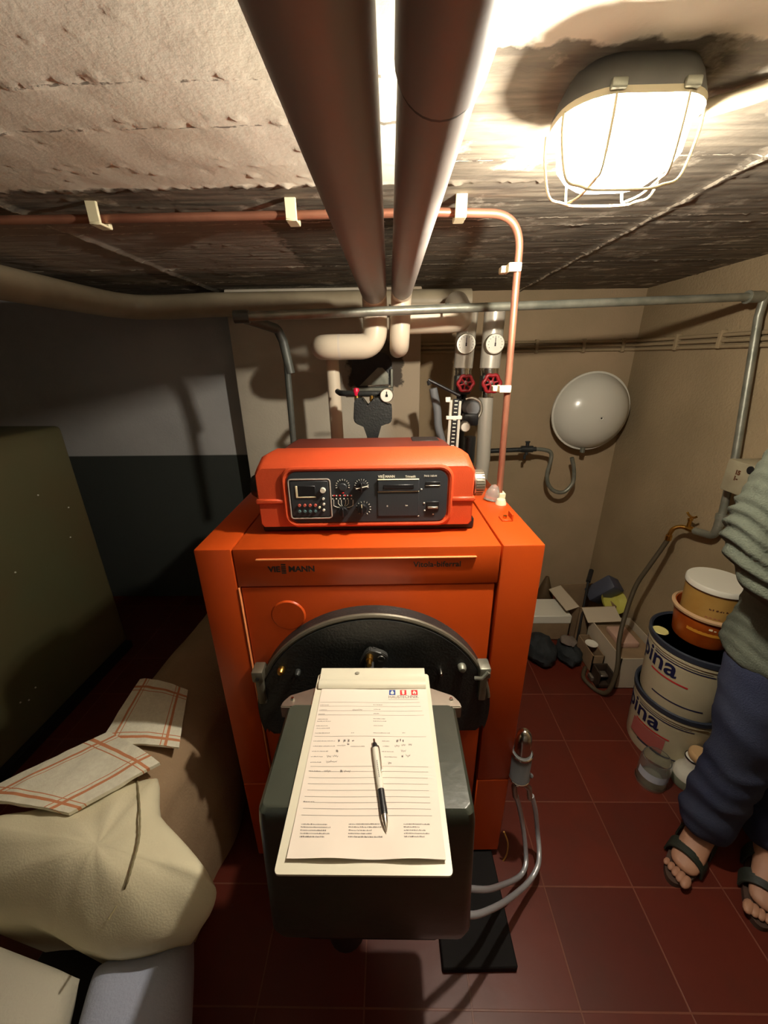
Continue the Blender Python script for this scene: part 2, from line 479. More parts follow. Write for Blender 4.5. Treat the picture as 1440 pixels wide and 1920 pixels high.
# ================================================================ bulkhead lamp
def lamp():
    cx, cy = 0.300, 0.643; KX, KY = .80, .62
    t = thing('bulkhead_lamp', 'glowing caged bulkhead lamp fixed to the ceiling above right', 'lamp', (cx,cy,ZC))
    def loop(hx, hy, z, r, n=8):
        hx*=KX; hy*=KY; r*=KY
        return [(x,y,z) for x,y in rrect(cx-hx,cx+hx,cy-hy,cy+hy,r,n)]
    def loft(bm, loops, cap0=True, cap1=True):
        R = [[bm.verts.new(p) for p in L] for L in loops]; n = len(R[0])
        for A,C in zip(R,R[1:]):
            for i in range(n): bm.faces.new((A[i],A[(i+1)%n],C[(i+1)%n],C[i]))
        if cap0: bm.faces.new(R[0])
        if cap1: bm.faces.new(list(reversed(R[-1])))
        return bm
    b = B(); loft(b, [loop(.088,.082,ZC+.002,.07), loop(.098,.092,ZC-.012,.078), loop(.106,.098,ZC-.029,.085), loop(.106,.098,ZC-.034,.085), loop(.098,.090,ZC-.034,.078), loop(.096,.088,ZC-.020,.077)])
    obj('housing', b, M_housing, t)
    # ribbed glass
    gm, nt, bs = new_mat('ribbed_lamp_glass', 0.2, 0.5)
    out = nt.nodes['Material Output']
    tr = nt.nodes.new('ShaderNodeBsdfTransparent'); tr.inputs[0].default_value = (1,.97,.9,1)
    tl = nt.nodes.new('ShaderNodeBsdfTranslucent'); tl.inputs[0].default_value = (1,.93,.78,1)
    mx = nt.nodes.new('ShaderNodeMixShader'); mx.inputs[0].default_value = 0.02
    gl = nt.nodes.new('ShaderNodeBsdfGlossy'); gl.inputs['Roughness'].default_value = 0.25
    mx2 = nt.nodes.new('ShaderNodeMixShader'); mx2.inputs[0].default_value = 0.06
    g, s = pos_nodes(nt)
    wv = math_n(nt,'SINE', math_n(nt,'MULTIPLY', s.outputs['X'], 1500.0))
    nt.links.new(math_n(nt,'ADD', math_n(nt,'MULTIPLY', wv, 0.02), 0.09), mx.inputs[0])
    nt.links.new(tr.outputs[0], mx.inputs[1]); nt.links.new(tl.outputs[0], mx.inputs[2])
    nt.links.new(mx.outputs[0], mx2.inputs[1]); nt.links.new(gl.outputs[0], mx2.inputs[2]); nt.links.new(mx2.outputs[0], out.inputs[0])
    b = B(); loft(b, [loop(.095,.087,ZC-.029,.075), loop(.096,.088,ZC-.046,.076), loop(.090,.082,ZC-.080,.07), loop(.076,.069,ZC-.094,.06), loop(.058,.052,ZC-.103,.045), loop(.03,.026,ZC-.106,.022)], cap0=False)
    o = obj('glass_dome', b, gm, t)
    b = B(); loft(b, [loop(.108,.100,ZC-.034,.087), loop(.108,.100,ZC-.041,.087), loop(.097,.089,ZC-.041,.077), loop(.097,.089,ZC-.034,.077), loop(.108,.100,ZC-.034,.087)], False, False)
    obj('rim', b, M_wire, t)
    em = bpy.data.materials.new('glowing_bulb'); em.use_nodes = True
    e = em.node_tree.nodes.new('ShaderNodeEmission'); e.inputs[0].default_value = (*LAMP_COL,1); e.inputs[1].default_value = BULB
    em.node_tree.links.new(e.outputs[0], em.node_tree.nodes['Material Output'].inputs[0])
    b = B(); bmesh.ops.create_uvsphere(b, u_segments=24, v_segments=16, radius=0.017); bmesh.ops.translate(b, verts=b.verts, vec=LAMP_POS)
    obj('bulb', b, em, t)
    # cage
    def sc(P): return [(cx+(x-cx)*KX, cy+(y-cy)*KY, z) for x,y,z in P]
    def hoopx(dy, hb, zb):
        return smooth_path(sc([(cx-.106,cy+dy,ZC-.039),(cx-.104,cy+dy,ZC-.066),(cx-.090,cy+dy,ZC-.105),(cx-.065,cy+dy,zb+.004),(cx-.04,cy+dy,zb),(cx+.04,cy+dy,zb),(cx+.065,cy+dy,zb+.004),(cx+.090,cy+dy,ZC-.105),(cx+.104,cy+dy,ZC-.066),(cx+.106,cy+dy,ZC-.039)]), 6)
    def hoopy(dx, zb):
        return smooth_path(sc([(cx+dx,cy-.098,ZC-.039),(cx+dx,cy-.096,ZC-.066),(cx+dx,cy-.084,ZC-.105),(cx+dx,cy-.06,zb+.004),(cx+dx,cy,zb),(cx+dx,cy+.06,zb+.004),(cx+dx,cy+.084,ZC-.105),(cx+dx,cy+.096,ZC-.066),(cx+dx,cy+.098,ZC-.039)]), 6)
    b = B()
    for dy in (-.040,.052): tube(b, hoopx(dy, .05, ZC-.117), .0017, 8)
    for dx in (-.050,.052): tube(b, hoopy(dx, ZC-.1145), .0017, 8)
    obj('wire_cage', b, M_wire, t)
    for sx in (-.040,.042):
        b = B(); box(b, cx+sx-.009, cx+sx+.009, cy-.066, cy-.058, ZC-.038, ZC-.028, .002)
        obj('clasp', b, M_galv, t)
    return t
lamp()
# lamp feed conduit
b = B(); tube(b, smooth_path([(0.405,0.66,ZC-.022),(0.45,0.64,ZC-.018),(0.50,0.625,ZC-.012),(0.60,0.61,ZC-.012),(0.90,0.60,ZC-.012),(1.27,0.60,ZC-.012)]), .010, 12)
tag(obj('cable_conduit', b, M_pipebeige), 'short pale conduit leading right from the ceiling lamp', 'conduit')
def ceil_clip(x, y, label, ang=0.0, drop=0.032, name='pipe_clip', m=None):
    """small plastic pipe clip hanging under the ceiling; pipe runs along X"""
    b = B(); M = Matrix.Translation((x,y,0)) @ Matrix.Rotation(ang,4,'Z')
    box(b, -.012,.012,-.020,-.013,ZC-drop-.006,ZC+.002,.0015,1,M)
    box(b, -.012,.012,-.020,.012,ZC-drop-.009,ZC-drop-.004,.0015,1,M)
    box(b, -.012,.012,.010,.022,ZC-drop-.009,ZC-drop+.004,.0015,1,M)
    o = obj(name, b, m or M_cream); tag(o, label, 'pipe clip', 'cream plastic clips along the copper pipe'); return o
o = ceil_clip(0.52, .622, 'cream clip on the lamp conduit near the top right corner', PI, .022); o['group'] = 'conduit clips'

# ================================================================ insulated ducts
ZD = 1.655
yr = atZ(830,222,ZD-.034).y
def duct_left():
    t = thing('insulated_pipe', 'left one of the two fat cream jacketed pipes running overhead', 'pipe', (-.047,0.6,ZD), 'fat jacketed heating pipes')
    b = B()
    tube(b, [(-.047,YF,ZD),(-.047,1.345,ZD)], .040, 32)
    obj('jacket', b, M_jacket, t)
    b = B(); tube(b, fillet([(-.047,1.34,ZD),(-.047,1.42,ZD),(-.047,1.42,1.497),(-.235,1.42,1.497),(-.235,1.56,1.497)], .055, 10), .0403, 32)
    obj('elbow', b, M_pvc, t)
    b = B()
    tube(b, [(-.172,1.42,1.497),(-.164,1.42,1.497)], .0408, 32)
    obj('joint_tape', b, M_pvcw, t); b = B()
    tube(b, [(-.047,1.42,1.585),(-.047,1.42,1.592)], .0408, 32)
    obj('joint_tape', b, M_pvcw, t)
duct_left()
def duct_right():
    t = thing('insulated_pipe', 'right one of the two fat cream jacketed pipes, with an overlapping joint near the lamp', 'pipe', (.040,0.6,ZD), 'fat jacketed heating pipes')
    b = B()
    tube(b, [(.040,YF,ZD),(.040,yr,ZD)], .0350, 32)
    obj('outer_jacket', b, M_jacket, t)
    b = B()
    tube(b, [(.040,yr-.05,ZD),(.040,1.33,ZD)], .0325, 32)
    obj('jacket', b, M_jacket, t)
    b = B(); tube(b, fillet([(.040,1.32,ZD),(.040,1.40,ZD),(.034,1.40,1.495),(.034,1.72,1.495)], .05, 10), .0328, 32)
    obj('elbow', b, M_pvc, t)
    b = B(); tube(b, [(.040,yr-.003,ZD),(.040,yr+.006,ZD)], .0337, 32); obj('joint_seam', b, M_black, t)
duct_right()

# fat beige pipe along the top of the back wall
b = B()
zb = atY(500,575,1.93).z
pts = smooth_path([(-1.17,-0.6,1.685),(-1.17,1.2,1.685),(-1.165,1.70,1.685),(-1.13,1.86,1.685),(-1.02,1.925,zb),(-.80,1.93,zb),(-.30,1.93,zb),(.36,1.93,zb)],8)
pts = [p+Vector((0,0,.010*max(0,min(1,(p.x+1.1)/.3)))) for p in pts]
tube(b, pts, .049, 28, cap=True)
tag(obj('beige_pipe', b, M_pipebeige), 'thick beige pipe bending round the far left corner under the ceiling', 'pipe')
# stub pipe toward the thermometers
b = B()
tube(b, fillet([(.0,1.49,1.585),(.215,1.49,1.585),(.27,1.60,1.60),(.27,1.74,1.66)], .06, 10), .047, 28)
tag(obj('insulated_pipe', b, M_pvc), 'stubby fat cream pipe curving back behind the thin grey pipe', 'pipe')

# thin grey galvanised pipe
gl = atY(447,594,1.205); gr = atX(1428,556,1.225)
def grey_pipe():
    t = thing('steel_pipe', 'thin grey steel pipe crossing under the ducts from left to right wall', 'pipe', tuple(gl))
    b = B(); r = .0125
    tube(b, [gl, gr], r, 18); obj('pipe_run', b, M_galv, t)
    b = B(); tube(b, [gl+Vector((-.012,0,0)), gl+Vector((.03,.003,0))], .017, 18)
    e = atY(520,617,1.33)
    tube(b, fillet([gl+Vector((.004,-.004,0)), e, atY(531,640,1.34), atY(545,700,1.34)], .02, 6), .0145, 16)
    obj('elbow', b, M_galvdark, t)
    b = B(); tube(b, [atY(536,660,1.34), atY(551,835,1.34)], .0105, 16); obj('down_pipe', b, M_galvdark, t)
    b = B(); u = (gr-gl).normalized(); c = gr - u*.03
    tube(b, [c-u*.024, c-u*.02, c-u*.0199, c+u*.028], lambda s_: .020 if s_<.5 else .0175, 18)
    obj('coupling', b, M_galv, t)
    cj = atY(838,577,gl.y+.18); b = B(); tube(b, [cj-u*.004, cj+u*.004], .0138, 18)
    obj('weld_joint', b, M_galv, t)
grey_pipe()
def right_pipe():
    t = thing('steel_pipe', 'grey steel pipe dropping down the right wall to the tap', 'pipe', (1.235,1.36,.82))
    b = B(); r = .0125; a = gr; x=1.235
    p = [a, Vector((x,a.y,a.z)) , Vector((x,a.y,a.z-.06)), Vector((x,1.37,1.13)), Vector((x,1.345,.90)), Vector((x,1.345,.845))]
    tube(b, fillet(p, .03, 6), r, 18); obj('pipe_run', b, M_galv, t)
    b = B(); tube(b, [(x,1.345,.905),(x,1.345,.885),(x,1.345,.8849),(x,1.345,.86)], lambda s_: .019 if s_<.5 else .016, 18)
    obj('coupling', b, M_galv, t)
    b = B(); tube(b, fillet([(x,1.345,.86),(x,1.35,.812),(x-.01,1.43,.800)], .03, 8), .0145, 16); obj('elbow', b, M_galv, t)
right_pipe()
def tap():
    t = thing('wall_tap', 'small brass tap with a toggle at the end of the right wall pipe', 'tap', (1.225,1.44,.80))
    b = B(); tube(b, [(1.225,1.42,.80),(1.215,1.46,.80)], .012, 14); tube(b, smooth_path([(1.215,1.455,.80),(1.20,1.475,.798),(1.185,1.487,.785),(1.178,1.49,.765),(1.176,1.49,.75)]), .0085, 14)
    obj('spout', b, M_brass, t)
    b = B(); cyl(b, (1.215,1.455,.805),(1.215,1.455,.845), .008, .006, 14); cyl(b,(1.215,1.455,.835),(1.215,1.455,.842),.010,.010,12); obj('stem', b, M_brass, t)
    b = B(); tube(b, smooth_path([(1.215,1.43,.860),(1.215,1.44,.853),(1.215,1.455,.850),(1.215,1.47,.853),(1.215,1.48,.860)]), .0045, 10); obj('toggle', b, M_brass, t)
    b = B(); cyl(b,(1.176,1.49,.752),(1.176,1.49,.73),.012,.012,16); obj('hose_nut', b, M_brass, t)
tap()
b = B(); tube(b, smooth_path([(1.176,1.49,.735),(1.165,1.495,.69),(1.135,1.50,.60),(1.10,1.50,.50),(1.065,1.47,.38),(1.03,1.42,.27),(1.01,1.36,.16),(0.985,1.34,.05),(0.96,1.37,.012),(.93,1.45,.011),(.97,1.52,.011)],8), .0095, 12)
tag(obj('garden_hose', b, M_rubber), 'thin dark hose hanging from the wall tap to the floor', 'hose')

# copper pipe
YC = 1.0; ZP = 1.745
kx = atY(963,480,1.03).x
def copper():
    b = B()
    end = Vector((.307,1.03,1.088))
    pts = fillet([(-1.9,YC-.02,ZP),(-.6,YC,ZP),(.10,YC,ZP),(.292,1.02,ZP),(.296,1.03,1.6),end], .10, 14)
    tube(b, pts, .0085, 16)
    tag(obj('copper_pipe', b, M_copper), 'copper pipe clipped under the ceiling and dropping to the boiler top', 'pipe')
copper()
ceil_clip(-.625, YC-.002, 'leftmost cream clip on the ceiling copper pipe')
ceil_clip(-.205, YC-.002, 'cream clip on the copper pipe just left of the ducts')
ceil_clip(.152, YC-.002, 'cream clip on the copper pipe just right of the ducts')
def side_clip(px, py, label, dx=-.045):
    c = atY(px, py, 1.03); b = B(); x, z = c.x, c.z
    box(b, x-.012,x+.014,1.014,1.022,z-.009,z+.009,.0015,1)
    box(b, x-.015,x-.010,1.014,1.050,z-.009,z+.009,.0015,1)
    box(b, x-.026,x-.012,1.036,1.062,z-.007,z+.007,.0015,1)
    tag(obj('pipe_clip', b, M_cream), label, 'pipe clip', 'cream plastic clips along the copper pipe')
side_clip(963,503,'cream clip high on the falling copper pipe below its bend')
side_clip(945,729,'cream clip on the falling copper pipe beside the red handwheel')
b = B(); box(b, .296,.322,1.018,1.044,1.085,1.104,.002,1)
tag(obj('pipe_clip', b, M_cream), 'cream clip at the foot of the copper pipe on the boiler', 'pipe clip', 'cream plastic clips along the copper pipe')
# small cable with clip at wall top
c = atY(507,548,2.0)
b = B(); box(b, c.x-.013,c.x+.013,2.0,2.022,1.735,1.757,.002,1)
tag(obj('cable_clip', b, M_cream), 'tiny cream cable clip high on the chimney breast left of the ducts', 'cable clip')

# ================================================================ behind the boiler
# drop pipe left (white)
b = B()
pc = atY(622,668,1.56)
tube(b, fillet([(pc.x-.03,1.60,pc.z+.02),(pc.x,1.56,pc.z),atY(626,720,1.56),(atY(634,835,1.56).x,1.56,1.05),(-.2,1.50,.9)], .03, 8), lambda s: .0255, 22)
tag(obj('cream_down_pipe', b, M_pvc), 'cream pipe rising behind the control unit below the left elbow', 'pipe')
def flue():
    K = Matrix.Translation((0,0,EYE))@Matrix.Scale(1.09,4)@Matrix.Translation((0,0,-EYE))
    t = thing('flue_connection', 'black flue collar with a painted lit patch entering the chimney above the boiler', 'flue', (-.076,1.96,1.31))
    def ob(nm, b, m): b.transform(K); return obj(nm, b, m, t)
    b = B(); prism(b, rrect(-.160,.012,1.335,1.485,.05), 1.76, 1.854); ob('collar', b, M_dark)
    b = B(); prism(b, [(-.13,1.352),(-.005,1.352),(-.005,1.40),(-.03,1.425),(-.05,1.425)], 1.752, 1.762); ob('lit_patch', b, M_galv)  # pale grey piece standing in for the lit part of the collar
    b = B(); box(b,-.160,.016,1.740,1.762,1.330,1.345,.002,1); box(b, .004,.016,1.740,1.762,1.345,1.42,.002,1); ob('frame', b, M_galv)
flue()
def safety():
    y = 1.36
    t = thing('safety_valve_group', 'black insulated safety group with red cap and gauge behind the control unit', 'safety group', (-.055,y,1.09))
    P = [(665,752),(668,745),(680,745),(690,762),(700,745),(715,745),(722,758),(733,757),(735,762),(735,785),(731,792),(714,795),(706,830),(692,830),(684,797),(668,792),(664,785)]
    b = B(); prism(b, [(atY(px,py,y).x, atY(px,py,y).z) for px,py in P], y-.03, y+.03)
    bmesh.ops.bevel(b, geom=list(b.edges), offset=.003, segments=2, affect='EDGES'); obj('insulation_shell', b, M_dark, t)
    c = atY(699,832,y); b = B(); cyl(b,(c.x,y,c.z-.12),(c.x,y,c.z),.016,.016,18); cyl(b,(c.x,y,c.z-.003),(c.x,y,c.z+.01),.022,.018,18); obj('stem', b, M_brass, t)
    c = atY(669,748,y); b = B(); cyl(b,(c.x,y,c.z-.005),(c.x,y,c.z+.018),.009,.008,16); obj('valve_body', b, M_brass, t)
    c = atY(668,735,y); b = B(); lathe(b,[(0,.014),(.008,.013),(.011,.006),(.011,-.006),(.008,-.012),(0,-.013)],(c.x,y,c.z),n=20); obj('red_cap', b, M_redcap, t)
    c = atY(697,748,y); b = B(); cyl(b,(c.x,y,c.z-.008),(c.x,y,c.z+.020),.0075,.0075,16); obj('brass_stub', b, M_brass, t)
    c = atY(725,741,y-.02)
    b = B(); lathe(b,[(0,.018),(.021,.018),(.0225,.014),(.0225,-.004),(.0,-.004)],(c.x,y-.02,c.z),(0,-1,0),28); g = obj('gauge', b, M_alu, t)
    b = B(); lathe(b,[(0,.0188),(.0195,.0185),(.0195,.017)],(c.x,y-.02,c.z),(0,-1,0),28); obj('gauge_dial', b, M_white, g)
    b = B(); box(b,c.x-.0015,c.x+.0015,y-.0405,y-.0392,c.z-.003,c.z+.013,.0005,1); box(b,c.x-.004,c.x+.004,y-.0405,y-.0392,c.z-.004,c.z+.004,.001,1); obj('gauge_needle', b, M_black, g)
    a, c2 = atY(637,738,y), atY(722,738,y)
    b = B(); tube(b,[a+Vector((-.02,0.1,0)),a+Vector((0,.02,0)),a+Vector((.02,0,0)),c2],.0095,14); obj('branch_pipe', b, M_dark, t)
    a, c2 = atY(690,724,y+.03), atY(730,722,y+.03); b = B(); tube(b,[a,c2],.003,8); obj('thin_rod', b, M_chrome, t)
safety()

def thermo_pipe(px, top, bot, wheel, label, r, y, red, g2):
    base = atY(px, bot, y)
    t = thing('heating_pipe', label, 'pipe', tuple(base), 'pipes with thermometers')
    p0, p1 = atY(px, top, y), atY(px-10, 690, y)
    b = B(); tube(b,[p0, p1], r, 24); obj('insulation', b, M_greyjacket, t)
    q = atY(px-10, 703, y)
    b = B(); tube(b,[p1+Vector((0,0,.004)), q], r*.86, 24); tube(b,[p1+Vector((0,0,-.004)), p1+Vector((0,0,-.008))], r*.92, 24); obj('silver_band', b, M_chrome, t)
    return t, q
def dial(t, px, py, y, r):
    c = atY(px,py,y)
    b = B(); lathe(b,[(0,.012),(r,.012),(r*1.06,.008),(r*1.06,-.012),(0,-.012)],(c.x,y,c.z),(0,-1,0),32); g = obj('thermometer', b, M_alu, t)
    b = B(); lathe(b,[(0,.0132),(r*.93,.0128),(r*.93,.011)],(c.x,y,c.z),(0,-1,0),32); obj('dial_face', b, mat('dial_white',(226,222,206),.4) if 'dial_white' not in bpy.data.materials else bpy.data.materials['dial_white'], g)
    b = B(); box(b,c.x-.0012,c.x+.0012,y-.0145,y-.0135,c.z-.006,c.z+r*.65); box(b,c.x-.0025,c.x+.0025,y-.0146,y-.0134,c.z-.008,c.z+.004)
    for i in range(11):
        a = math.radians(-30+24*i); x,z = c.x+math.cos(a)*r*.75, c.z+math.sin(a)*r*.75
        box(b,x-.0009,x+.0009,y-.0143,y-.0135,z-.0016,z+.0016)
    obj('dial_marks', b, M_inkd, g)
def wheel(t, px, py, y, r):
    c = atY(px,py,y)
    b = B()
    pts = []
    for i in range(48):
        a = 2*PI*i/48; rr = r*(1+.08*math.cos(6*a)); pts.append((c.x+rr*math.cos(a), y, c.z+rr*math.sin(a)))
    tube(b, pts, r*.24, 10, closed=True)
    for k in range(3):
        a = PI/3*k+.3; tube(b,[(c.x-r*math.cos(a),y,c.z-r*math.sin(a)),(c.x+r*math.cos(a),y,c.z+r*math.sin(a))], r*.13, 8)
    lathe(b,[(0,.006),(r*.35,.004),(r*.38,-.010),(0,-.010)],(c.x,y,c.z),(0,-1,0),16)
    obj('handwheel', b, M_redwheel, t)
    b = B(); lathe(b,[(0,.0085),(r*.16,.008),(r*.16,.003)],(c.x,y,c.z),(0,-1,0),12); cyl(b,(c.x,y,c.z),(c.x,y+.05,c.z),.006,.006,12); obj('spindle', b, M_chrome, t)
t, q = thermo_pipe(878, 585, 760, None, 'left upright silver pipe with a round thermometer behind the boiler', .0365, 1.60, True, None)
b = B(); box(b,q.x-.032,q.x+.030,1.565,1.63,q.z-.072,q.z+.002,.010,2); cyl(b,(q.x,1.60,q.z-.09),(q.x,1.60,q.z-.06),.02,.02,18); obj('valve_body', b, M_dark, t)
dial(t, 873, 645, 1.56, .0335); wheel(t, 873, 719, 1.53, .027)
b = B(); cyl(b,(q.x,1.60,1.02),(q.x,1.60,q.z-.07),.02,.02,18); obj('lower_pipe', b, M_dark, t)
t, q = thermo_pipe(928, 585, 760, None, 'right upright silver pipe with a round thermometer beside the copper pipe', .0385, 1.60, True, None)
b = B(); box(b,q.x-.034,q.x+.030,1.565,1.63,q.z-.062,q.z+.002,.010,2); obj('valve_body', b, M_dark, t)
dial(t, 927, 645, 1.555, .0335); wheel(t, 922, 719, 1.53, .030)
b = B(); q2 = atY(912,738,1.60); cyl(b,(q2.x,1.60,q2.z-.016),(q2.x,1.60,q2.z+.02),.018,.016,18); obj('union_nut', b, M_chrome, t)
b = B(); tube(b,[Vector((q2.x,1.60,q2.z-.014)),atY(906,860,1.60),Vector((atY(900,910,1.6).x,1.60,.95))], .0285, 22); obj('lower_pipe', b, M_greyjacket, t)
# grey bent pipe and small gauge between them
b = B(); c = atY(885,760,1.50)
tube(b, smooth_path([c+Vector((-.025,0,.022)),c+Vector((.0,0,.026)),c+Vector((.028,0,.012)),c+Vector((.036,0,-.02)),c+Vector((.024,0,-.05))]), .006, 10)
tag(obj('bent_tube', b, M_alu), 'small bent silver tube between the two thermometer pipes', 'tube')
t = thing('pump', 'dark circulation pump low between the two thermometer pipes', 'pump', tuple(atY(880,800,1.50)))
c = atY(884,765,1.52); b = B(); lathe(b,[(0,.03),(.024,.028),(.030,.015),(.030,-.04),(0,-.04)],(c.x,1.52,c.z),(0,-1,0),24); obj('motor_head', b, M_greyplastic, t)
c = atY(882,785,1.50); b = B(); box(b,c.x-.028,c.x+.028,1.48,1.54,c.z-.025,c.z+.02,.008); obj('connection_box', b, M_black, t)
c = atY(872,800,1.44); b = B(); lathe(b,[(0,.01),(.017,.01),(.019,.006),(.019,-.02),(0,-.02)],(c.x,1.44,c.z),(0,-1,0),24); g = obj('small_gauge', b, M_alu, t)
b = B(); lathe(b,[(0,.011),(.0155,.0107),(.0155,.009)],(c.x,1.44,c.z),(0,-1,0),24); obj('gauge_dial', b, M_white, g)
c = atY(880,838,1.50); b = B(); cyl(b,(c.x,1.50,c.z-.06),(c.x,1.50,c.z+.04),.022,.022,18); obj('lower_pipe', b, M_dark, t)
# scale strip in white holder
def scale():
    y = 1.30
    t = thing('tank_level_gauge', 'upright black scale strip in a white plastic holder behind the boiler', 'gauge', tuple(atY(850,838,y)))
    def q(px,py,yy=y): return atY(px,py,yy)
    b = B()
    for (a, c2) in (((846,750),(840,838)),((863,752),(857,838))):
        p0, p1 = q(*a), q(*c2); tube(b,[p0,p1,Vector((p1.x,p1.y,1.0855))],.0042,4)
    for py in (783,):
        p = q(851,py); box(b,p.x-.026,p.x+.026,y-.006,y+.006,p.z-.006,p.z+.006,.0015,1)
    p = q(840,747); box(b,p.x-.008,p.x+.008,y-.004,y+.004,p.z-.012,p.z+.004,.0015,1)
    obj('holder', b, M_white, t)
    b = B(); p0, p1 = q(856,748), q(848,838)
    M = Matrix.Translation((p0+p1)/2)@Matrix.Rotation(math.atan2((p0.x-p1.x),(p0.z-p1.z)),4,'Y')
    L = (p0-p1).length/2
    box(b,-.009,.009,-.003,.003,-L,L,.001,1,M); s = obj('scale_strip', b, M_black, t)
    b = B()
    for i in range(13): box(b,-.0055,.0045,-.0045,-.0028,-L+.006+i*(2*L-.012)/12-.0014,-L+.006+i*(2*L-.012)/12+.0014,0,1,M)
    obj('scale_marks', b, M_white, s)
scale()
b = B(); a, c2 = atY(803,712,1.45), atY(862,742,1.45)
tube(b,[a,c2],.006,10); tube(b,[a+Vector((0,0,-.004)),a+Vector((.004,0,-.018))],.006,8)
tag(obj('black_lever', b, M_black), 'black lever rod slanting down left of the red handwheels', 'lever')
b = B(); tube(b, smooth_path([atY(812,728,1.6),atY(820,770,1.6),atY(822,800,1.6),atY(832,840,1.6),atY(842,880,1.62),(.225,1.62,.8),(.20,1.60,.4),(.18,1.6,.006)]), .016, 14)
tag(obj('grey_hose', b, M_greyplastic), 'loose grey hose hanging below the black lever', 'hose')

# ================================================================ wall services on the right
def conduits():
    for i, (zo, lab) in enumerate(((.020,'topmost of three thin conduits along the back and right wall'),(0,'middle one of three thin conduits along the back and right wall'),(-.020,'lowest of three thin conduits along the back and right wall'))):
        b = B(); z = 1.512+zo
        tube(b, fillet([(.146,YB-.010,z),(XR-.010,YB-.010,z),(XR-.010,1.0,z-.01)], .02, 5), .0075, 10)
        tag(obj('wall_conduit', b, M_side), lab, 'conduit', 'three wall conduits')
conduits()
for x, lab in ((.76,'left cable saddle over the wall conduits by the copper pipe'),(1.0,'cable saddle over the wall conduits above the white vessel'),(1.2,'cable saddle over the wall conduits near the corner')):
    b = B(); box(b, x-.008,x+.008,YB-.022,YB+.001,1.480,1.545,.002,1)
    tag(obj('conduit_saddle', b, M_side), lab, 'saddle', 'conduit saddles')
for y, lab in ((1.86,'cable saddle over the conduits on the right wall near the corner'),(1.62,'cable saddle over the conduits on the right wall beside the grey pipe')):
    b = B(); box(b, XR-.022,XR+.001,y-.008,y+.008,1.480,1.545,.002,1)
    tag(obj('conduit_saddle', b, M_side), lab, 'saddle', 'conduit saddles')

def vessel():
    c = Vector((1.035,2.04,1.195))
    t = thing('expansion_vessel', 'round pale grey expansion vessel hanging on the back wall', 'vessel', (c.x,YB,c.z))
    ax = (-.0,-1,0); R=.195
    b = B(); prof = [(0,.105),(.02,.1045),(.06,.100),(.11,.084),(.15,.060),(.18,.028),(.188,.0)]
    lathe(b, prof, (c.x,c.y+.01,c.z), ax, 64); obj('front_shell', b, M_vessel, t)
    b = B(); lathe(b,[(.188,.004),(.197,.004),(.197,-.006),(.188,-.006),(.188,.004)],(c.x,c.y+.01,c.z),ax,64); obj('rim', b, M_vessel, t)
    b = B(); lathe(b,[(.188,-.002),(.18,-.03),(.15,-.07),(.10,-.10),(.06,-.13),(0,-.13)],(c.x,c.y+.01,c.z),ax,64); obj('back_shell', b, M_vessel, t)
    v = atY(1127,784,c.y-.09)
    b = B(); lathe(b,[(.012,-.004),(.0135,.003),(.010,.004),(.006,.001),(0,.001)],(v.x,c.y-.092,v.z),ax,20); s=obj('valve_seat', b, M_vessel, t)
    b = B(); lathe(b,[(0,.004),(.004,.004),(.004,-.001)],(v.x,c.y-.092,v.z),ax,12); obj('valve_core', b, M_black, s)
    b = B(); cyl(b,(c.x-.01,c.y+.0,c.z-.21),(c.x-.01,c.y+.0,c.z-.180),.012,.012,14); obj('connection_nut', b, M_galv, t)
vessel()
def swan():
    y = 2.02
    t = thing('vessel_feed_pipe', 'dark pipe with a swan neck loop feeding the wall vessel', 'pipe', (.9,y,.75))
    P = [(1072,858),(1076,880),(1074,905),(1058,922),(1040,921),(1028,908),(1026,888),(1033,862),(1032,848),(1018,843),(1003,842)]
    b = B(); tube(b, smooth_path([atY(px,py,y) for px,py in P],6), .0105, 14); obj('swan_neck', b, M_galv, t)
    b = B(); tube(b, [atY(1005,842,y), atY(930,845,y), Vector((.48,y,1.0))], .0125, 14)
    obj('pipe_run', b, M_dark, t)
    b = B(); c = atY(988,842,y); cyl(b,(c.x-.03,y,c.z),(c.x+.03,y,c.z),.018,.018,16); cyl(b,(c.x,y,c.z-.03),(c.x,y,c.z+.035),.009,.009,12); box(b,c.x-.012,c.x+.012,y-.006,y+.006,c.z+.034,c.z+.042,.002,1); box(b,c.x-.014,c.x-.002,y-.006,y+.006,c.z-.055,c.z-.03,.002,1)
    obj('shutoff_valve', b, M_dark, t)
swan()
def elbox():
    t = thing('junction_box', 'grey electrical box with handwritten numbers on the right wall', 'electrical box', (XR,1.2,1.05))
    x0 = 1.165
    b = B(); box(b, x0, XR+.001, 1.175, 1.315, 1.015, 1.125, .006, 2); obj('casing', b, mat('aged_grey_box',(168,160,132),.55,rgb2=(156,146,120),scale=20), t)
    c = atX(1407,882,x0-.001)
    b = B(); lathe(b,[(0,.002),(.013,.002),(.0135,.0)],(x0,c.y,c.z),(-1,0,0),24); obj('switch_hole', b, M_black, t)
    b = B()
    R = Matrix(((0,0,-1,0),(-1,0,0,0),(0,1,0,0),(0,0,0,1)))      # text facing -X
    c = atX(1377,893,x0-.001)
    put(text_bm('15\n1-', .020, 'LEFT', .0012), b, Matrix.Translation((x0-.0012, c.y+.002, c.z+.008)) @ R); obj('handwritten_numbers', b, M_printdark, t)
    b = B()
    for (ya,yb_) in ((1.235,1.19),(1.215,1.165)):
        tube(b, smooth_path([(1.235,ya,1.12),(1.235,ya-.005,1.15),(1.245,yb_,1.175),(1.262,yb_-.02,1.21),(1.27,yb_-.03,1.26)]), .004, 8)
    obj('cables', b, M_rubber, t)
elbox()

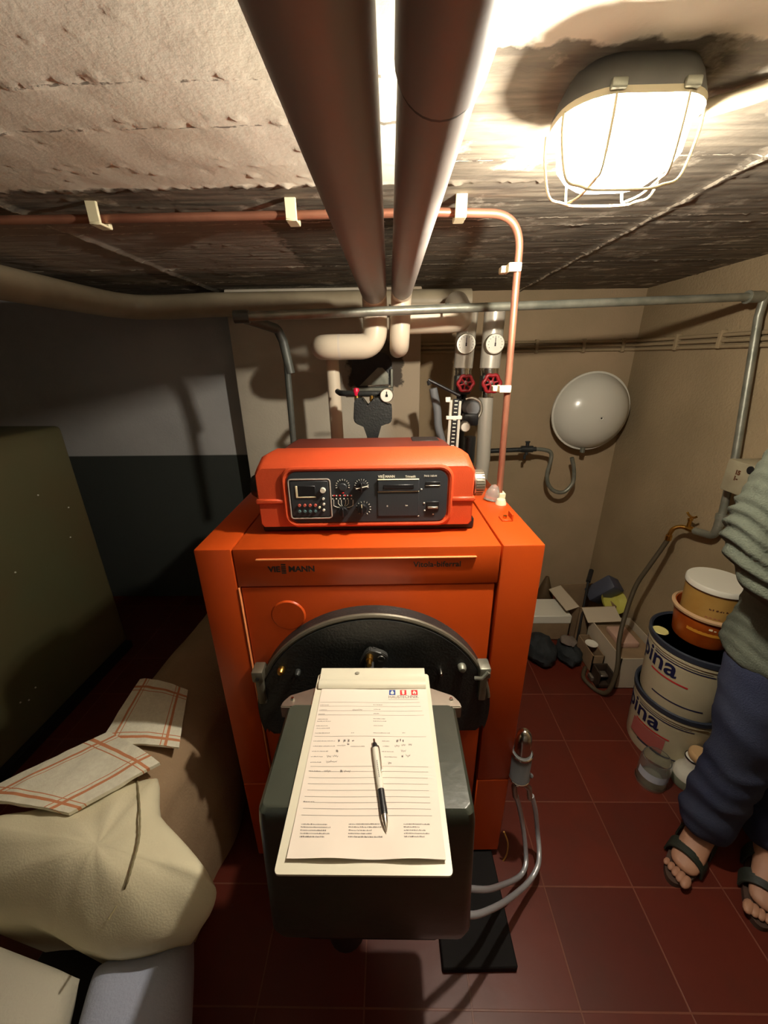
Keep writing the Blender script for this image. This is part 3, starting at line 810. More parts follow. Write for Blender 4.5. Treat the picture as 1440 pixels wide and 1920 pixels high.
# ================================================================ boiler
BX0, BX1, BY0, BY1, BZ = -.4165, .3285, .727, 1.40, 1.085
def logo_text(dst, s1, s2, size, x, y, z, bold=0.0, gap=.012):
    """two halves of a word round a tall three bar emblem"""
    a = text_bm(s1, size, 'LEFT', bold); w1 = max(v.co.x for v in a.verts)
    put(a, dst, Matrix.Translation((x, y, z)) @ FRONT)
    xe = x+w1+gap*.25
    for k in range(5): box(dst, xe, xe+gap, y-.0004, y+.0003, z-.25*size+k*.27*size, z-.25*size+k*.27*size+.17*size)
    c = text_bm(s2, size, 'LEFT', bold)
    put(c, dst, Matrix.Translation((xe+gap*1.5, y, z)) @ FRONT)
def boiler():
    t = thing('boiler', 'large orange boiler standing on a black base in the room centre', 'boiler', (-.044, BY0, 0))
    y0 = BY0
    def side_panel(x0, x1, xs0, xs1):
        b = B(); box(b, x0, x1, y0, BY1, .355, BZ, .004, 2); return b
    obj('side_panel', side_panel(BX0, -.337, 0, 0), M_orange, t)
    obj('side_panel', side_panel(.2385, BX1, 0, 0), M_orange, t)
    for x0, x1 in ((BX0, -.337), (.2385, BX1)):
        b = B(); box(b, x0, x1, y0, BY1, .03, .353, .003, 1); obj('lower_side_panel', b, M_orange, t)
    b = B(); box(b, -.3355, .2355, y0+.006, BY1, .995, BZ-.0005, .004, 2); tp = obj('top_panel', b, M_orange, t)
    b = B(); box(b, -.3355, .2355, y0+.0015, y0+.02, .992, BZ-.001, .003, 2); hp = obj('header_panel', b, M_orange, t)
    b = B(); box(b, -.288, .184, y0-.003, y0+.004, 1.0580, 1.0612, .0012, 1); obj('trim_strip', b, M_light_orange, hp)
    b = B(); logo_text(b, 'VIE', 'MANN', .019, -.264, y0+.0012, 1.029, .0006, .010); obj('maker_lettering', b, M_darklabel, hp)
    b = B(); put(text_bm('Vitola-biferral', .0185, 'LEFT', .0003), b, Matrix.Translation((.049, y0+.0012, 1.036)) @ FRONT); obj('model_lettering', b, M_darklabel, hp)
    b = B(); box(b, -.331, .231, y0+.004, y0+.02, .03, .989, .004, 2); fp = obj('front_panel', b, M_orange, t)
    b = B(); box(b, -.336, -.3325, y0-.001, y0+.01, .30, .99, .001, 1); obj('edge_highlight', b, M_light_orange, t)  # pale strip painted as the highlight along the bent panel edge
    b = B(); lathe(b, [(0,.004),(.036,.004),(.039,.001),(.0395,-.004)], (-.233, y0+.004, .915), (0,-1,0), 40); obj('inspection_cap', b, M_orange, fp)
    b = B(); box(b, BX0+.01, BX1-.01, y0+.03, BY1-.01, .085, .995, 0); obj('inner_carcass', b, M_black, t)
    b = B(); box(b, BX0+.02, BX1-.02, y0+.04, BY1-.02, .0, .09, 0); obj('base_frame', b, M_dark, t)
    b = B(); box(b, .12, .31, .48, .76, 0, .022, .003, 1); obj('base_plate', b, mat('matt_black_plate',(24,22,22),.8,spec=.2), t)
    # round combustion door
    yd = .690; cx, cz, R = -.043, .657, .281
    def door_poly(R, zb, inset=0):
        P = []
        for i in range(61):
            a = math.radians(-14+208*i/60); P.append((cx+R*math.cos(a), cz+R*math.sin(a)))
        xl, xr = P[-1][0], P[0][0]
        P += [(xl+.004, zb+.02), (xl+.02, zb), (xr-.02, zb), (xr-.004, zb+.02)]
        return P
    b = B(); prism(b, door_poly(R, .585), yd+.006, y0+.004)
    dr = obj('door_plate', b, M_dark, t)
    b = B(); prism(b, door_poly(R-.010, .592), yd, yd+.0075)
    bmesh.ops.bevel(b, geom=[e for e in b.edges if abs(e.verts[0].co.y-yd)<1e-4 and abs(e.verts[1].co.y-yd)<1e-4], offset=.004, segments=2, affect='EDGES')
    obj('door_face', b, M_dark, dr)
    b = B()
    pts = [(cx+(R-.004)*math.cos(math.radians(a)), yd+.008, cz+(R-.004)*math.sin(math.radians(a))) for a in range(8,173,3)]
    tube(b, pts, .006, 8); obj('door_rim', b, mat('lighter_rim_metal',(112,106,92),.45,.4), dr)  # rim tube in a lighter metal tone than the door plate
    def bolt(x, z, r, m, nm='bolt'):
        b = B(); lathe(b,[(0,.016),(r*.6,.015),(r,.009),(r,.0),(r*1.5,-.001),(r*1.5,-.004)],(x,yd,z),(0,-1,0),18); obj(nm, b, m, dr)
    bolt(-.252,.797,.009,M_brass); bolt(-.215,.790,.007,M_dark); bolt(.112,.786,.0055,M_chrome); bolt(.160,.797,.010,M_galv)
    # hinge brackets
    for x, s in ((-.305,-1),(.212,1)):
        b = B(); box(b, x-.013, x+.013, yd-.016, yd+.02, .772, .802, .004, 2)
        box(b, x-.009, x+.009, yd-.010, y0+.01, .70, .775, .004, 2)
        if s > 0: tube(b,[(x+.006,yd-.018,.795),(x-.006,yd-.018,.778),(x-.022,yd-.012,.772)],.0045,8)
        h = obj('hinge_bracket', b, M_galv if s>0 else mat('hinge_metal',(120,114,98),.45,.6), dr)
        b = B(); cyl(b,(x,yd-.0175,.783),(x,yd-.0160,.783),.0045,.0045,12); obj('hinge_pin', b, M_black, h)
    # latch
    P = [(-.071,.812),(-.073,.829),(-.066,.840),(-.058,.858),(-.048,.866),(-.040,.860),(-.022,.857),(-.010,.848),(-.008,.834),(-.014,.822),(-.022,.818),(-.030,.812)]
    b = B(); prism(b, P, yd-.022, yd-.008)
    bmesh.ops.bevel(b, geom=list(b.edges), offset=.002, segments=2, affect='EDGES')
    box(b, -.055,-.028, yd-.012, yd+.002, .815,.85, .003,1)
    lt = obj('latch', b, M_latch, dr)
    b = B(); cyl(b,(-.049,yd-.034,.848),(-.049,yd-.020,.848),.0075,.0085,18); cyl(b,(-.049,yd-.046,.846),(-.049,yd-.034,.847),.0055,.0055,14); obj('brass_screw', b, M_brass, lt)
    b = B(); lathe(b,[(.004,.0),(.0075,.0015),(.0085,-.001)],(-.024,yd-.0225,.842),(0,-1,0),18); obj('latch_boss', b, M_latch, lt)
    b = B(); box(b,-.060,-.0395,yd-.060,yd-.008,.826,.8345,.003,2); box(b,-.060,-.0395,yd-.066,yd-.054,.815,.8345,.003,2); obj('latch_hook', b, M_latch, lt)
    # small things screwed to the top
    b = B(); box(b,.273,.300,.855,.885,BZ-.001,BZ+.004,.001,1); box(b,.296,.300,.855,.885,BZ,BZ+.018,.001,1); br=obj('screw_bracket', b, M_orange, t)
    b = B(); cyl(b,(.284,.87,BZ+.003),(.284,.87,BZ+.010),.005,.005,8); obj('bracket_screw', b, M_brass, br)
    t.rotation_euler.z = .022
    return t
boiler()
b = B(); lathe(b,[(0,.045),(.010,.04),(.019,.022),(.021,.004),(.022,0),(0,0)],(.283,1.02,BZ),(0.2,0.1,1),20)
gm, nt, bs = new_mat('clear_cap', 0.1, 0.5); bs.inputs['Transmission Weight'].default_value = .8; bs.inputs['Base Color'].default_value=(.9,.88,.8,1)
tag(obj('clear_cap', b, gm), 'small clear cap lying on the boiler top at the right rear', 'cap')
b = B(); lathe(b,[(0,.016),(.011,.014),(.015,.003),(.015,0),(0,0)],(.300,.985,BZ),(0,0,1),18)
tag(obj('plastic_plug', b, M_cream), 'small cream plug lying beside the clear cap on the boiler', 'plug')

# ================================================================ control unit
def control():
    X0, X1, YFc, Z0, Z1 = -.296, .181, .800, 1.102, 1.262
    t = thing('control_unit', 'orange control unit with a black instrument panel sitting on the boiler', 'control unit', (-.057,.95,BZ))
    b = B(); box(b,-.297,.190,.816,1.10,BZ+.0005,1.112,.003,1); obj('base_tray', b, M_black, t)
    # bezel: rounded box with chamfered upper corners, swept back
    def sec(inx, top, bot, y, ch=.022):
        x0,x1 = X0+inx, X1-inx
        return [(x0+.006,y,bot),(x1-.006,y,bot),(x1,y,bot+.008),(x1,y,top-ch),(x1-ch*.35,y,top-ch*.3),(x1-ch,y,top),(x0+ch,y,top),(x0+ch*.35,y,top-ch*.3),(x0,y,top-ch),(x0,y,bot+.008)]
    def loft(bm, secs):
        R = [[bm.verts.new(p) for p in s] for s in secs]; n = len(R[0])
        for A,C in zip(R,R[1:]):
            for i in range(n): bm.faces.new((A[i],A[(i+1)%n],C[(i+1)%n],C[i]))
        bm.faces.new(R[0]); bm.faces.new(list(reversed(R[-1])))
    b = B(); loft(b, [sec(.004,1.240,Z0+.003,YFc-.002,.016), sec(0,1.247,Z0,YFc+.005,.02), sec(.001,1.264,Z0,.838,.026), sec(.004,1.262,Z0,.90,.026)])
    bz = obj('front_bezel', b, M_orange2, t)
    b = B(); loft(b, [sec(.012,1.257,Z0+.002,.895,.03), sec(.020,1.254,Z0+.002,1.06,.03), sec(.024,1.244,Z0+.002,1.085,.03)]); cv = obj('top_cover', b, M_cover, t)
    b = B(); box(b,.060,.130,1.00,1.055,1.253,1.2565,.0008,1); obj('dark_label', b, M_darklabel, cv)
    # raised lip round the fascia
    FX0,FX1,FZ0,FZ1 = -.226,.121,1.116,1.232
    b = B(); P = rrect(FX0-.008,FX1+.008,FZ0-.007,FZ1+.007,.026,8)
    tube(b, [(x,YFc-.002,z) for x,z in P], .0055, 8, closed=True); obj('fascia_lip', b, M_orange2, bz)
    # side ridge
    for x0,x1 in ((X0-.003,FX0-.01),(FX1+.010,X1+.003)):
        b = B(); box(b,x0,x1,YFc-.006,.86,1.160,1.171,.003,1); obj('ridge', b, M_orange2, bz)
    b = B(); prism(b, rrect(FX0,FX1,FZ0,FZ1,.022,8), YFc-.006, YFc+.004)
    fa = obj('fascia', b, M_fascia, t)
    yf = YFc-.006
    def q(px,py): return atY(px,py,yf-.001)
    def pbox(bm,x0,y0,x1,y1,dep=.0012,base=0.0):
        a, c = q(x0,y1), q(x1,y0); box(bm,a.x,c.x,yf-dep,yf+.001-base,a.z,c.z,min(.0008,dep*.4),1)
    # frame of the timer on the left
    a, c = q(545,971), q(615,898)
    b = B(); P = rrect(a.x,c.x,a.z,c.z,.006,5); tube(b,[(x,yf-.001,z) for x,z in P], .0018, 6, closed=True); obj('timer_frame', b, mat('timer_frame_grey',(170,160,150),.4), t)
    tm = b = B(); pbox(b,548,901,612,968,.0022); tm = obj('timer', b, M_fascia, t)
    b = B(); pbox(b,555,910,588,930,.0030); obj('display', b, M_black, tm)
    b = B(); pbox(b,553,910,555,932,.0035); pbox(b,553,930,590,932.5,.0035); obj('display_frame', b, M_cream, tm)
    def knob(px,py,r,m,parent,name='button',h=.004):
        p = q(px,py); b = B(); lathe(b,[(0,h),(r*.85,h),(r,h*.7),(r,0)],(p.x,yf,p.z),(0,-1,0),18); return obj(name,b,m,parent)
    knob(603,918,.0062,M_white,tm,h=.008)
    for px,py in ((604,934),(605,944),(605,955)): knob(px,py,.0028,M_white,tm,h=.006)
    knob(597,950,.0026,M_cream,tm,h=.006)
    mr, mb = mat('button_red',(196,96,80),.5), mat('button_blue',(84,120,124),.5)
    for k in range(4):
        knob(559.5+k*9.9,946,.0032,mr,tm,h=.006); knob(560+k*9.9,957,.0032,mb,tm,h=.006)
    # programme dials
    def ticks(px,py,r,a0,a1,n,w=.0011,l=.003):
        p = q(px,py); b = B()
        for i in range(n):
            a = math.radians(a0+(a1-a0)*i/(n-1)); M = Matrix.Translation((p.x+r*math.cos(a), yf, p.z+r*math.sin(a)))@Matrix.Rotation(-a,4,'Y')
            box(b,-l/2,l/2,-.0016,0,-w/2,w/2,0,1,M)
        return b
    obj('dial_marks', ticks(639.5,911,.0140,-15,195,11), M_white, fa)
    obj('dial_marks', ticks(675,911,.0140,-15,195,11,.0008), M_white, fa)
    obj('dial_marks', ticks(679,953,.0150,-60,230,13,.0009), M_white, fa)
    knob(640,913,.0085,M_fascia,t,'dial',.004)
    for px,py in ((675,911),(641,957),(676,952)):
        k = knob(px,py,.0115,M_black,t,'knob',.012); p = q(px,py)
        b = B(); box(b,p.x-.0016,p.x+.0016,yf-.018,yf-.010,p.z-.010,p.z+.010,.001,1); obj('knob_pointer', b, M_black, k)
    p = q(676,944); b = B(); box(b,p.x-.001,p.x+.001,yf-.0185,yf-.0178,p.z-.004,p.z+.004); obj('knob_mark', b, M_cream, fa)
    p=q(675,905); b = B(); tube(b,[q(665,913)+Vector((0,-.014,0)),q(688,908)+Vector((0,-.014,0))],.0012,6); obj('knob_mark', b, M_white, fa)
    # lamp row and tree diagram
    b = B()
    for k in range(6):
        for py in (929,935): a = q(621+k*7,py); box(b,a.x-.0014,a.x+.0014,yf-.0018,yf,a.z-.0014,a.z+.0014,.0005,1)
    obj('indicator_row', b, M_white, fa)
    b = B()
    for k in range(4): a = q(624+k*10,929); box(b,a.x-.0018,a.x+.0018,yf-.0024,yf,a.z-.0016,a.z+.0016,.0005,1)
    a = q(640,924); box(b,a.x-.0025,a.x+.0025,yf-.0022,yf,a.z-.0015,a.z+.0015,.0005,1)
    obj('red_indicators', b, M_red, fa)
    b = B()
    for d in (4,9.5,18):
        P = [q(641-d,937),q(641-d,944+(d>15)*4),q(641-d*.6,948+(d>15)*3),q(641,951),q(641+d*.6,948+(d>15)*3),q(641+d,944+(d>15)*4),q(641+d,937)]
        tube(b,[v+Vector((0,0,0)) for v in P],.0007,5)
    obj('selector_diagram', b, M_white, fa)
    # module on the right with lettering
    b = B(); pbox(b,706,900,783,921,.0040); obj('module_handle', b, M_fascia, fa)
    b = B(); pbox(b,716,908,773,916,.0052); obj('handle_grip', b, M_black, fa)
    b = B(); pbox(b,705,898.3,783,900.0,.0046); pbox(b,705,921.3,783,922.4,.0028); obj('module_edge', b, M_cream, fa)
    b = B(); pbox(b,706,923,783,968,.0018); obj('module_cover', b, M_fascia, fa)
    b = B()
    a = q(706,896); logo_text(b,'VIE','MANN',.0070,a.x,yf-.0005,a.z,.0003,.0030)
    a = q(757,896); put(text_bm('Trimatik',.0064,'LEFT',.0002), b, Matrix.Translation((a.x,yf-.0005,a.z))@FRONT)
    a = q(792,895); put(text_bm('7410 160-H',.0058,'LEFT',.0001), b, Matrix.Translation((a.x,yf-.0005,a.z))@FRONT)
    a = q(722,950); put(text_bm('III',.004,'LEFT',.0002), b, Matrix.Translation((a.x,yf-.0022,a.z))@FRONT)
    a = q(757,949); put(text_bm('I\u25CF\u25CF'.replace('\u25CF','o'),.004,'LEFT',.0002), b, Matrix.Translation((a.x,yf-.0022,a.z))@FRONT)
    obj('panel_lettering', b, M_white, fa)
    b = B(); pbox(b,795,904,823,910.5,.0016); obj('meter_slot', b, M_black, fa)
    b = B(); pbox(b,795,910.5,823,911.8,.0018); obj('slot_edge', b, M_alu, fa)
    b = B(); pbox(b,797,941,821,957,.0022); sw = obj('rocker_switch', b, M_black, fa)
    b = B(); pbox(b,799,950,818,954,.0060); obj('rocker', b, M_alu, sw)
    b = B()
    for px,py in ((791,943),(792,957),(786,917),(808,964),(780,967)): pbox(b,px,py,px+3.0,py+2.4,.0014)
    obj('panel_marks', b, M_white, fa)
    # side knobs
    k = atY(480,920,.86); b = B(); lathe(b,[(0,.022),(.022,.020),(.027,.012),(.027,.0),(0,0)],(X0+.002,.838,1.190),(-1,0,0),28); obj('side_knob', b, M_black, t)
    b = B()
    n = 40; prof = []
    lathe(b,[(0,.0),(.014,.0),(.014,.004),(.027,.004),(.028,.006),(.028,.024),(.026,.027),(0,.027)],(X1-.001,.832,1.192),(1,0,0),28)
    for i in range(28):
        a = 2*PI*i/28; M = Matrix.Translation((X1+.0145,.832,1.192))@Matrix.Rotation(a,4,'X')@Matrix.Translation((0,0,.0280))
        box(b,-.0085,.0085,-.0014,.0014,-.001,.0018,0,1,M)
    obj('knurled_knob', b, M_alu, t)
    t.rotation_euler.z = .022
control()

# ================================================================ burner
def burner():
    t = thing('oil_burner', 'boxy dark green oil burner hood projecting from the boiler door under the clipboard', 'burner', (-.04,.50,.42))
    zt = .831
    # hood: loft between section at top and flared bottom
    def ring(z, x0,x1,y0,y1,r):
        return [(x,y,z) for x,y in rrect(x0,x1,y0,y1,r,4)]
    b = B(); L = [ring(zt, -.196,.117,.372,.556,.010), ring(zt-.006, -.2015,.1225,.366,.560,.012), ring(.80,-.204,.126,.363,.560,.014), ring(.60,-.214,.134,.362,.56,.016), ring(.50,-.220,.140,.364,.56,.018), ring(.462,-.214,.136,.372,.56,.018), ring(.45,-.18,.12,.40,.55,.02)]
    R = [[b.verts.new(p) for p in s] for s in L]; n = len(R[0])
    for A,C in zip(R,R[1:]):
        for i in range(n): b.faces.new((A[i],A[(i+1)%n],C[(i+1)%n],C[i]))
    b.faces.new(R[0]); b.faces.new(list(reversed(R[-1])))
    obj('hood', b, M_hood, t)
    P = [(-.216,.553),(-.214,.566),(-.203,.582),(-.150,.604),(.072,.604),(.122,.582),(.133,.566),(.135,.553)]
    b = B(); A = [b.verts.new((x,y,.800)) for x,y in P]; C = [b.verts.new((x,y,.8295)) for x,y in P]; n = len(P)
    b.faces.new(list(reversed(A))); b.faces.new(C)
    for i in range(n): b.faces.new((A[i],A[(i+1)%n],C[(i+1)%n],C[i]))
    bmesh.ops.bevel(b, geom=list(b.edges), offset=.002, segments=2, affect='EDGES')
    f = obj('mounting_flange', b, M_alu, t)
    for x in (-.196,.117):
        b = B(); lathe(b,[(0,.004),(.003,.0035),(.0042,.0)],(x,.571,.8295),(0,0,1),12); obj('flange_screw', b, M_chrome, f)
    b = B(); cyl(b,(-.04,.568,.69),(-.04,.70,.69),.11,.11,36); obj('burner_neck', b, M_dark, t)
    b = B(); box(b,-.17,.09,.39,.55,.40,.455,.01,2); cyl(b,(-.10,.45,.30),(-.10,.45,.42),.04,.04,20); obj('burner_body', b, M_black, t)
burner()

# ================================================================ clipboard, form, pen
ZB = .8345
def clipboard():
    t = thing('clipboard', 'cream plastic clipboard lying flat on the burner hood', 'clipboard', (-.038,.46,ZB))
    x0,x1,y0,y1 = -.1535,.0775,.289,.630
    b = B(); P = rrect(x0,x1,y0,y1,.006,5)
    a = [b.verts.new((x,y,ZB-.0018)) for x,y in P]; c = [b.verts.new((x,y,ZB+.0018)) for x,y in P]; n=len(P)
    b.faces.new(c); b.faces.new(list(reversed(a)))
    for i in range(n): b.faces.new((a[i],a[(i+1)%n],c[(i+1)%n],c[i]))
    obj('board', b, M_board, t)
    b = B()   # clip bar: rolled profile
    prof = [(.634,ZB+.002),(.636,ZB+.012),(.632,ZB+.0135),(.618,ZB+.011),(.611,ZB+.0085),(.605,ZB+.0115),(.598,ZB+.0125),(.591,ZB+.0100),(.588,ZB+.0048),(.592,ZB+.0048),(.60,ZB+.0048)]
    x0c,x1c = -.147,.069
    A = [b.verts.new((x0c,y,z)) for y,z in prof]; C = [b.verts.new((x1c,y,z)) for y,z in prof]; n=len(prof)
    b.faces.new(A); b.faces.new(list(reversed(C)))
    for i in range(n): b.faces.new((A[i],C[i],C[(i+1)%n],A[(i+1)%n]))
    obj('clip_bar', b, M_board, t, angle=60)
    b = B(); bmesh.ops.create_uvsphere(b,u_segments=12,v_segments=8,radius=.0035); bmesh.ops.scale(b,verts=b.verts,vec=(1.4,1,.4)); bmesh.ops.translate(b,verts=b.verts,vec=(-.071,.6215,ZB+.0128)); obj('dent', b, mat('dent_grey',(150,146,130),.5), t)
clipboard()

PX0,PX1,PY0,PY1 = -.1400,.0700,.3035,.600
def curl(x, y):
    s = max(0.0, (.36-y)/.06); 
    return ZB+.0036 + .0065*s*s*(0.75+.25*math.sin(x*60)) + .0006*math.sin(x*35+y*20)
def sheet_mesh(off=0.0, dy=0.0, flat=False):
    b = B(); NX, NY = 42, 60; T = .0005 if not flat else .0008
    G = []
    for j in range(NY+1):
        y = PY0+dy+(PY1-PY0-dy)*j/NY
        G.append([b.verts.new((PX0+(PX1-PX0)*i/NX, y, (ZB+.0022+off) if flat else curl(PX0+(PX1-PX0)*i/NX, y)+off)) for i in range(NX+1)])
    for r0,r1 in zip(G,G[1:]):
        for i in range(NX): b.faces.new((r0[i],r0[i+1],r1[i+1],r1[i]))
    loop = [v for v in G[0]]+[r[-1] for r in G[1:]]+[v for v in reversed(G[-1][:-1])]+[r[0] for r in reversed(G[1:-1])]
    low = [b.verts.new(v.co-Vector((0,0,T))) for v in loop]; n = len(loop)
    for i in range(n): b.faces.new((loop[i],loop[(i+1)%n],low[(i+1)%n],low[i]))
    return b
def form():
    t = thing('paper_form', 'white service form with printed lines clipped on the clipboard', 'paper form', (-.035,.45,ZB+.003))
    o = obj('sheet', sheet_mesh(), M_paper, t)
    b = sheet_mesh(-.0002, .006, True); obj('under_sheets', b, M_paper, t)
    # position on the sheet from the photograph, laid on its surface
    def w(px,py):
        p = atZ(px,py,ZB+.004); p = atZ(px,py,curl(p.x,p.y)+.0001); return p
    def drape(bm, extra=.00025):
        for v in bm.verts: v.co.z = curl(v.co.x, v.co.y)+extra+v.co.z
        return bm
    rnd = random.Random(7)
    def flat_strip(bm, x0,x1,y,wd):
        N = max(1,int((x1-x0)/.006)); a=[];c=[]
        for i in range(N+1):
            x = x0+(x1-x0)*i/N; a.append(bm.verts.new((x,y-wd/2,0))); c.append(bm.verts.new((x,y+wd/2,0)))
        for i in range(N): bm.faces.new((a[i],a[i+1],c[i+1],c[i]))
    b = B()
    lines = [(600,787,1317),(600,789,1324.5),(598,792,1333),(596,795,1341),(590,799,1381),(582,803,1437.5),(581,803,1447),(579,802,1458.5),(577,803,1470),(576,804,1482),(571,806,1494),(588,807,1505),(568,808,1516.5),(565,810,1529)]
    for xa,xb,py in lines:
        p0,p1 = w(xa,py),w(xb,py); flat_strip(b,p0.x,p1.x,(p0.y+p1.y)/2,.00045)
    obj('ruled_lines', drape(b), mat('ruled_line_grey',(120,110,106),.8), o)
    # tiny printed captions (illegible in the photograph): strokes
    def caption(bm, px, py, wpx, h=.0016, dens=.62):
        p0,p1 = w(px,py),w(px+wpx,py); x = p0.x
        while x < p1.x:
            l = rnd.uniform(.0004,.0012); k = h*rnd.uniform(.55,1.0)
            q = [bm.verts.new((x,p0.y-h/2,0)),bm.verts.new((x+l,p0.y-h/2,0)),bm.verts.new((x+l,p0.y-h/2+k,0)),bm.verts.new((x,p0.y-h/2+k,0))]
            bm.faces.new(q); x += l+rnd.uniform(.0003,.0009)
    b = B()
    for px,py,wp in ((600,1322,16),(700,1321.5,17),(599,1331,13),(701,1330,12),(597,1339,12),(700,1338,11),(596,1348.5,18),(700,1347.5,22),(595,1352.5,24),(700,1352,24),(593,1361,22),(700,1360.5,18),(593,1365.5,24),(591,1374.5,26),(700,1374,30),(658,1374,5),(754,1374,5),
        (588,1389.5,40),(716,1389.5,14),(587,1399,40),(718,1399,12),(585,1408.5,30),(716,1409,22),(583,1418.5,22),(720,1419,24),(582,1429,20),(579,1445.5,22),(657,1399.5,26)):
        caption(b,px,py,wp)
    obj('printed_captions', drape(b), M_ink, o)
    b = B()
    for k,(py,wa,wb,wc) in enumerate(((1545,48,58,47),(1550.5,56,62,29),(1556.5,48,44,39),(1562.5,55,44,47),(1568.5,46,65,38))):
        for px,wp in ((565-k*.8,wa),(654-k*.3,wb),(757+k*.2,wc)): caption(b,px,py,wp,.0017 if k<4 else .0021)
    caption(b,569,1503,20,.0017)
    obj('printed_footer', drape(b), M_inkd, o)
    # heading
    b = B(); a = w(728,1309.5)
    tb = text_bm('HAUSTECHNIK', .0095, 'LEFT', 0.0, 0.0); 
    wt = max(v.co.x for v in tb.verts); e = w(785,1309)
    put(tb, b, Matrix.Translation((a.x,a.y,0))@Matrix.Diagonal(((e.x-a.x)/wt,1,1,1)))
    p0,p1 = w(728,1311.8),w(784,1311.8); flat_strip(b,p0.x,p1.x,p0.y,.0004)
    obj('heading', drape(b,.0004), M_ink, o)
    def sq(cx, m, nm):
        p = w(cx,1298.5); b = B(); h=.0062
        v=[b.verts.new((p.x+dx*h,p.y+dy*h,0)) for dx,dy in ((-1,-1),(1,-1),(1,1),(-1,1))]; b.faces.new(v)
        s_ = obj(nm, drape(b,.0003), m, o)
        return p, s_
    def poly(p, P, parent, nm, k=.0062):
        b = B(); v=[b.verts.new((p.x+x*k,p.y+z*k,0)) for x,z in P]; b.faces.new(v); obj(nm, drape(b,.0006), M_paper, o)
    p,s_ = sq(735.5,M_blue,'blue_square'); poly(p,[(0,.8),(.45,.15),(.6,-.3),(.35,-.7),(-.35,-.7),(-.6,-.3),(-.45,.15)],s_,'drop_symbol')
    p,s_ = sq(756,M_red,'red_square'); poly(p,[(.2,.8),(.55,.5),(.3,.1),(.45,-.3),(.2,-.8),(-.2,-.8),(-.45,-.3),(-.3,.1),(-.55,.5),(-.2,.8)],s_,'radiator_symbol')
    p,s_ = sq(777,M_red,'red_square'); poly(p,[(-.1,.8),(.15,.3),(.3,.4),(.6,-.2),(.35,-.7),(.1,-.7),(.2,-.3),(-.05,0),(-.2,-.7),(-.5,-.5),(-.55,-.1)],s_,'flame_symbol')
    # pencil handwriting
    b = B()
    def scrib(px,py,wp,amp=3.0,n=None,seed=0):
        r = random.Random(seed); n = n or max(3,int(wp/3)); P=[]
        for i in range(n*2+1):
            q = w(px+wp*i/(n*2), py+amp*(.5 if i%2 else -.5)*r.uniform(.3,1.2)); q.z = curl(q.x,q.y)+.0003; P.append(q)
        tube(b, smooth_path(P,3), .00022, 4)
    for i,a in enumerate(((634,1389,3,6),(644,1389,4,6),(652,1389,3,6),(660,1389,4,3),(632,1398,16,2.5),(630,1408,4,5),(613,1418,8,4),(624,1418,10,5),(612,1428,9,5),(621,1428,11,3),(608,1446,12,4),(638,1446,4,6),(645,1446,12,4),
        (661,1331,18,3),(743,1389,4,6),(750,1389,1.5,6),(755,1389,1.5,6),(740,1399,9,4),(753,1397,7,4),(766,1396,6,4),(752,1408,9,4),(753,1418,3,5),(761,1417,8,5),(728,1431,6,4),(651,1395,4,4))):
        scrib(*a,seed=i)
    obj('pencil_notes', b, M_pencil, o)
form()

def pen():
    A = Vector((atZ(701,1385,ZB+.012).x, atZ(701,1385,ZB+.012).y, 0)); E = atZ(725,1561,ZB+.006)
    zc = ZB+.0105
    t = thing('ballpoint_pen', 'black and white retractable ballpoint pen lying on the form', 'pen', (A.x,(A.y+E.y)/2,ZB+.004))
    P0 = Vector((A.x,A.y,zc+.0005)); P1 = Vector((E.x,E.y,ZB+.0075)); d = (P1-P0); L = d.length; u = d.normalized()
    print('pen length', L)
    def seg(nm, prof, m, par=t):
        b = B(); lathe(b, [(r,h*L) for r,h in prof], P0, u, 24); return obj(nm,b,m,par)
    seg('push_button',[(0,0),(.0018,.001),(.0020,.01),(.0020,.065),(0,.065)],M_chrome)
    seg('cap_band',[(0,.055),(.0032,.056),(.0044,.075),(.0046,.125),(0,.126)],M_black)
    ba = seg('barrel',[(0,.12),(.0047,.121),(.0051,.20),(.0052,.50),(.0050,.60),(0,.601)],M_white)
    seg('grip',[(0,.598),(.0052,.60),(.0050,.70),(.0054,.80),(.0052,.85),(0,.851)],M_black)
    seg('tip_cone',[(0,.845),(.0050,.848),(.0044,.90),(.0022,.965),(.0008,.99),(.0004,1.0),(0,1.0)],M_chrome)
    s = u.cross(Vector((0,0,1))).normalized(); up = s.cross(u).normalized()
    side = (up*.6 + Vector((1,0,0))*.8).normalized()
    b = B(); c = [P0+u*(L*h)+side*o for h,o in ((.10,.004),(.12,.0072),(.20,.0080),(.38,.0072),(.42,.0062))]
    tube(b, smooth_path(c,4), .0011, 8); obj('pocket_clip', b, M_chrome, t)
    b = B(); m_=M_ink
    for k in range(9):
        h=.30+k*.022; p = P0+u*(L*h)+up*.0051; M = Matrix.Translation(p); box(b,-.0006,.0004,-.0012,.0010,-.0002,.0003,0,1,M)
    obj('barrel_print', b, M_ink, ba)
pen()

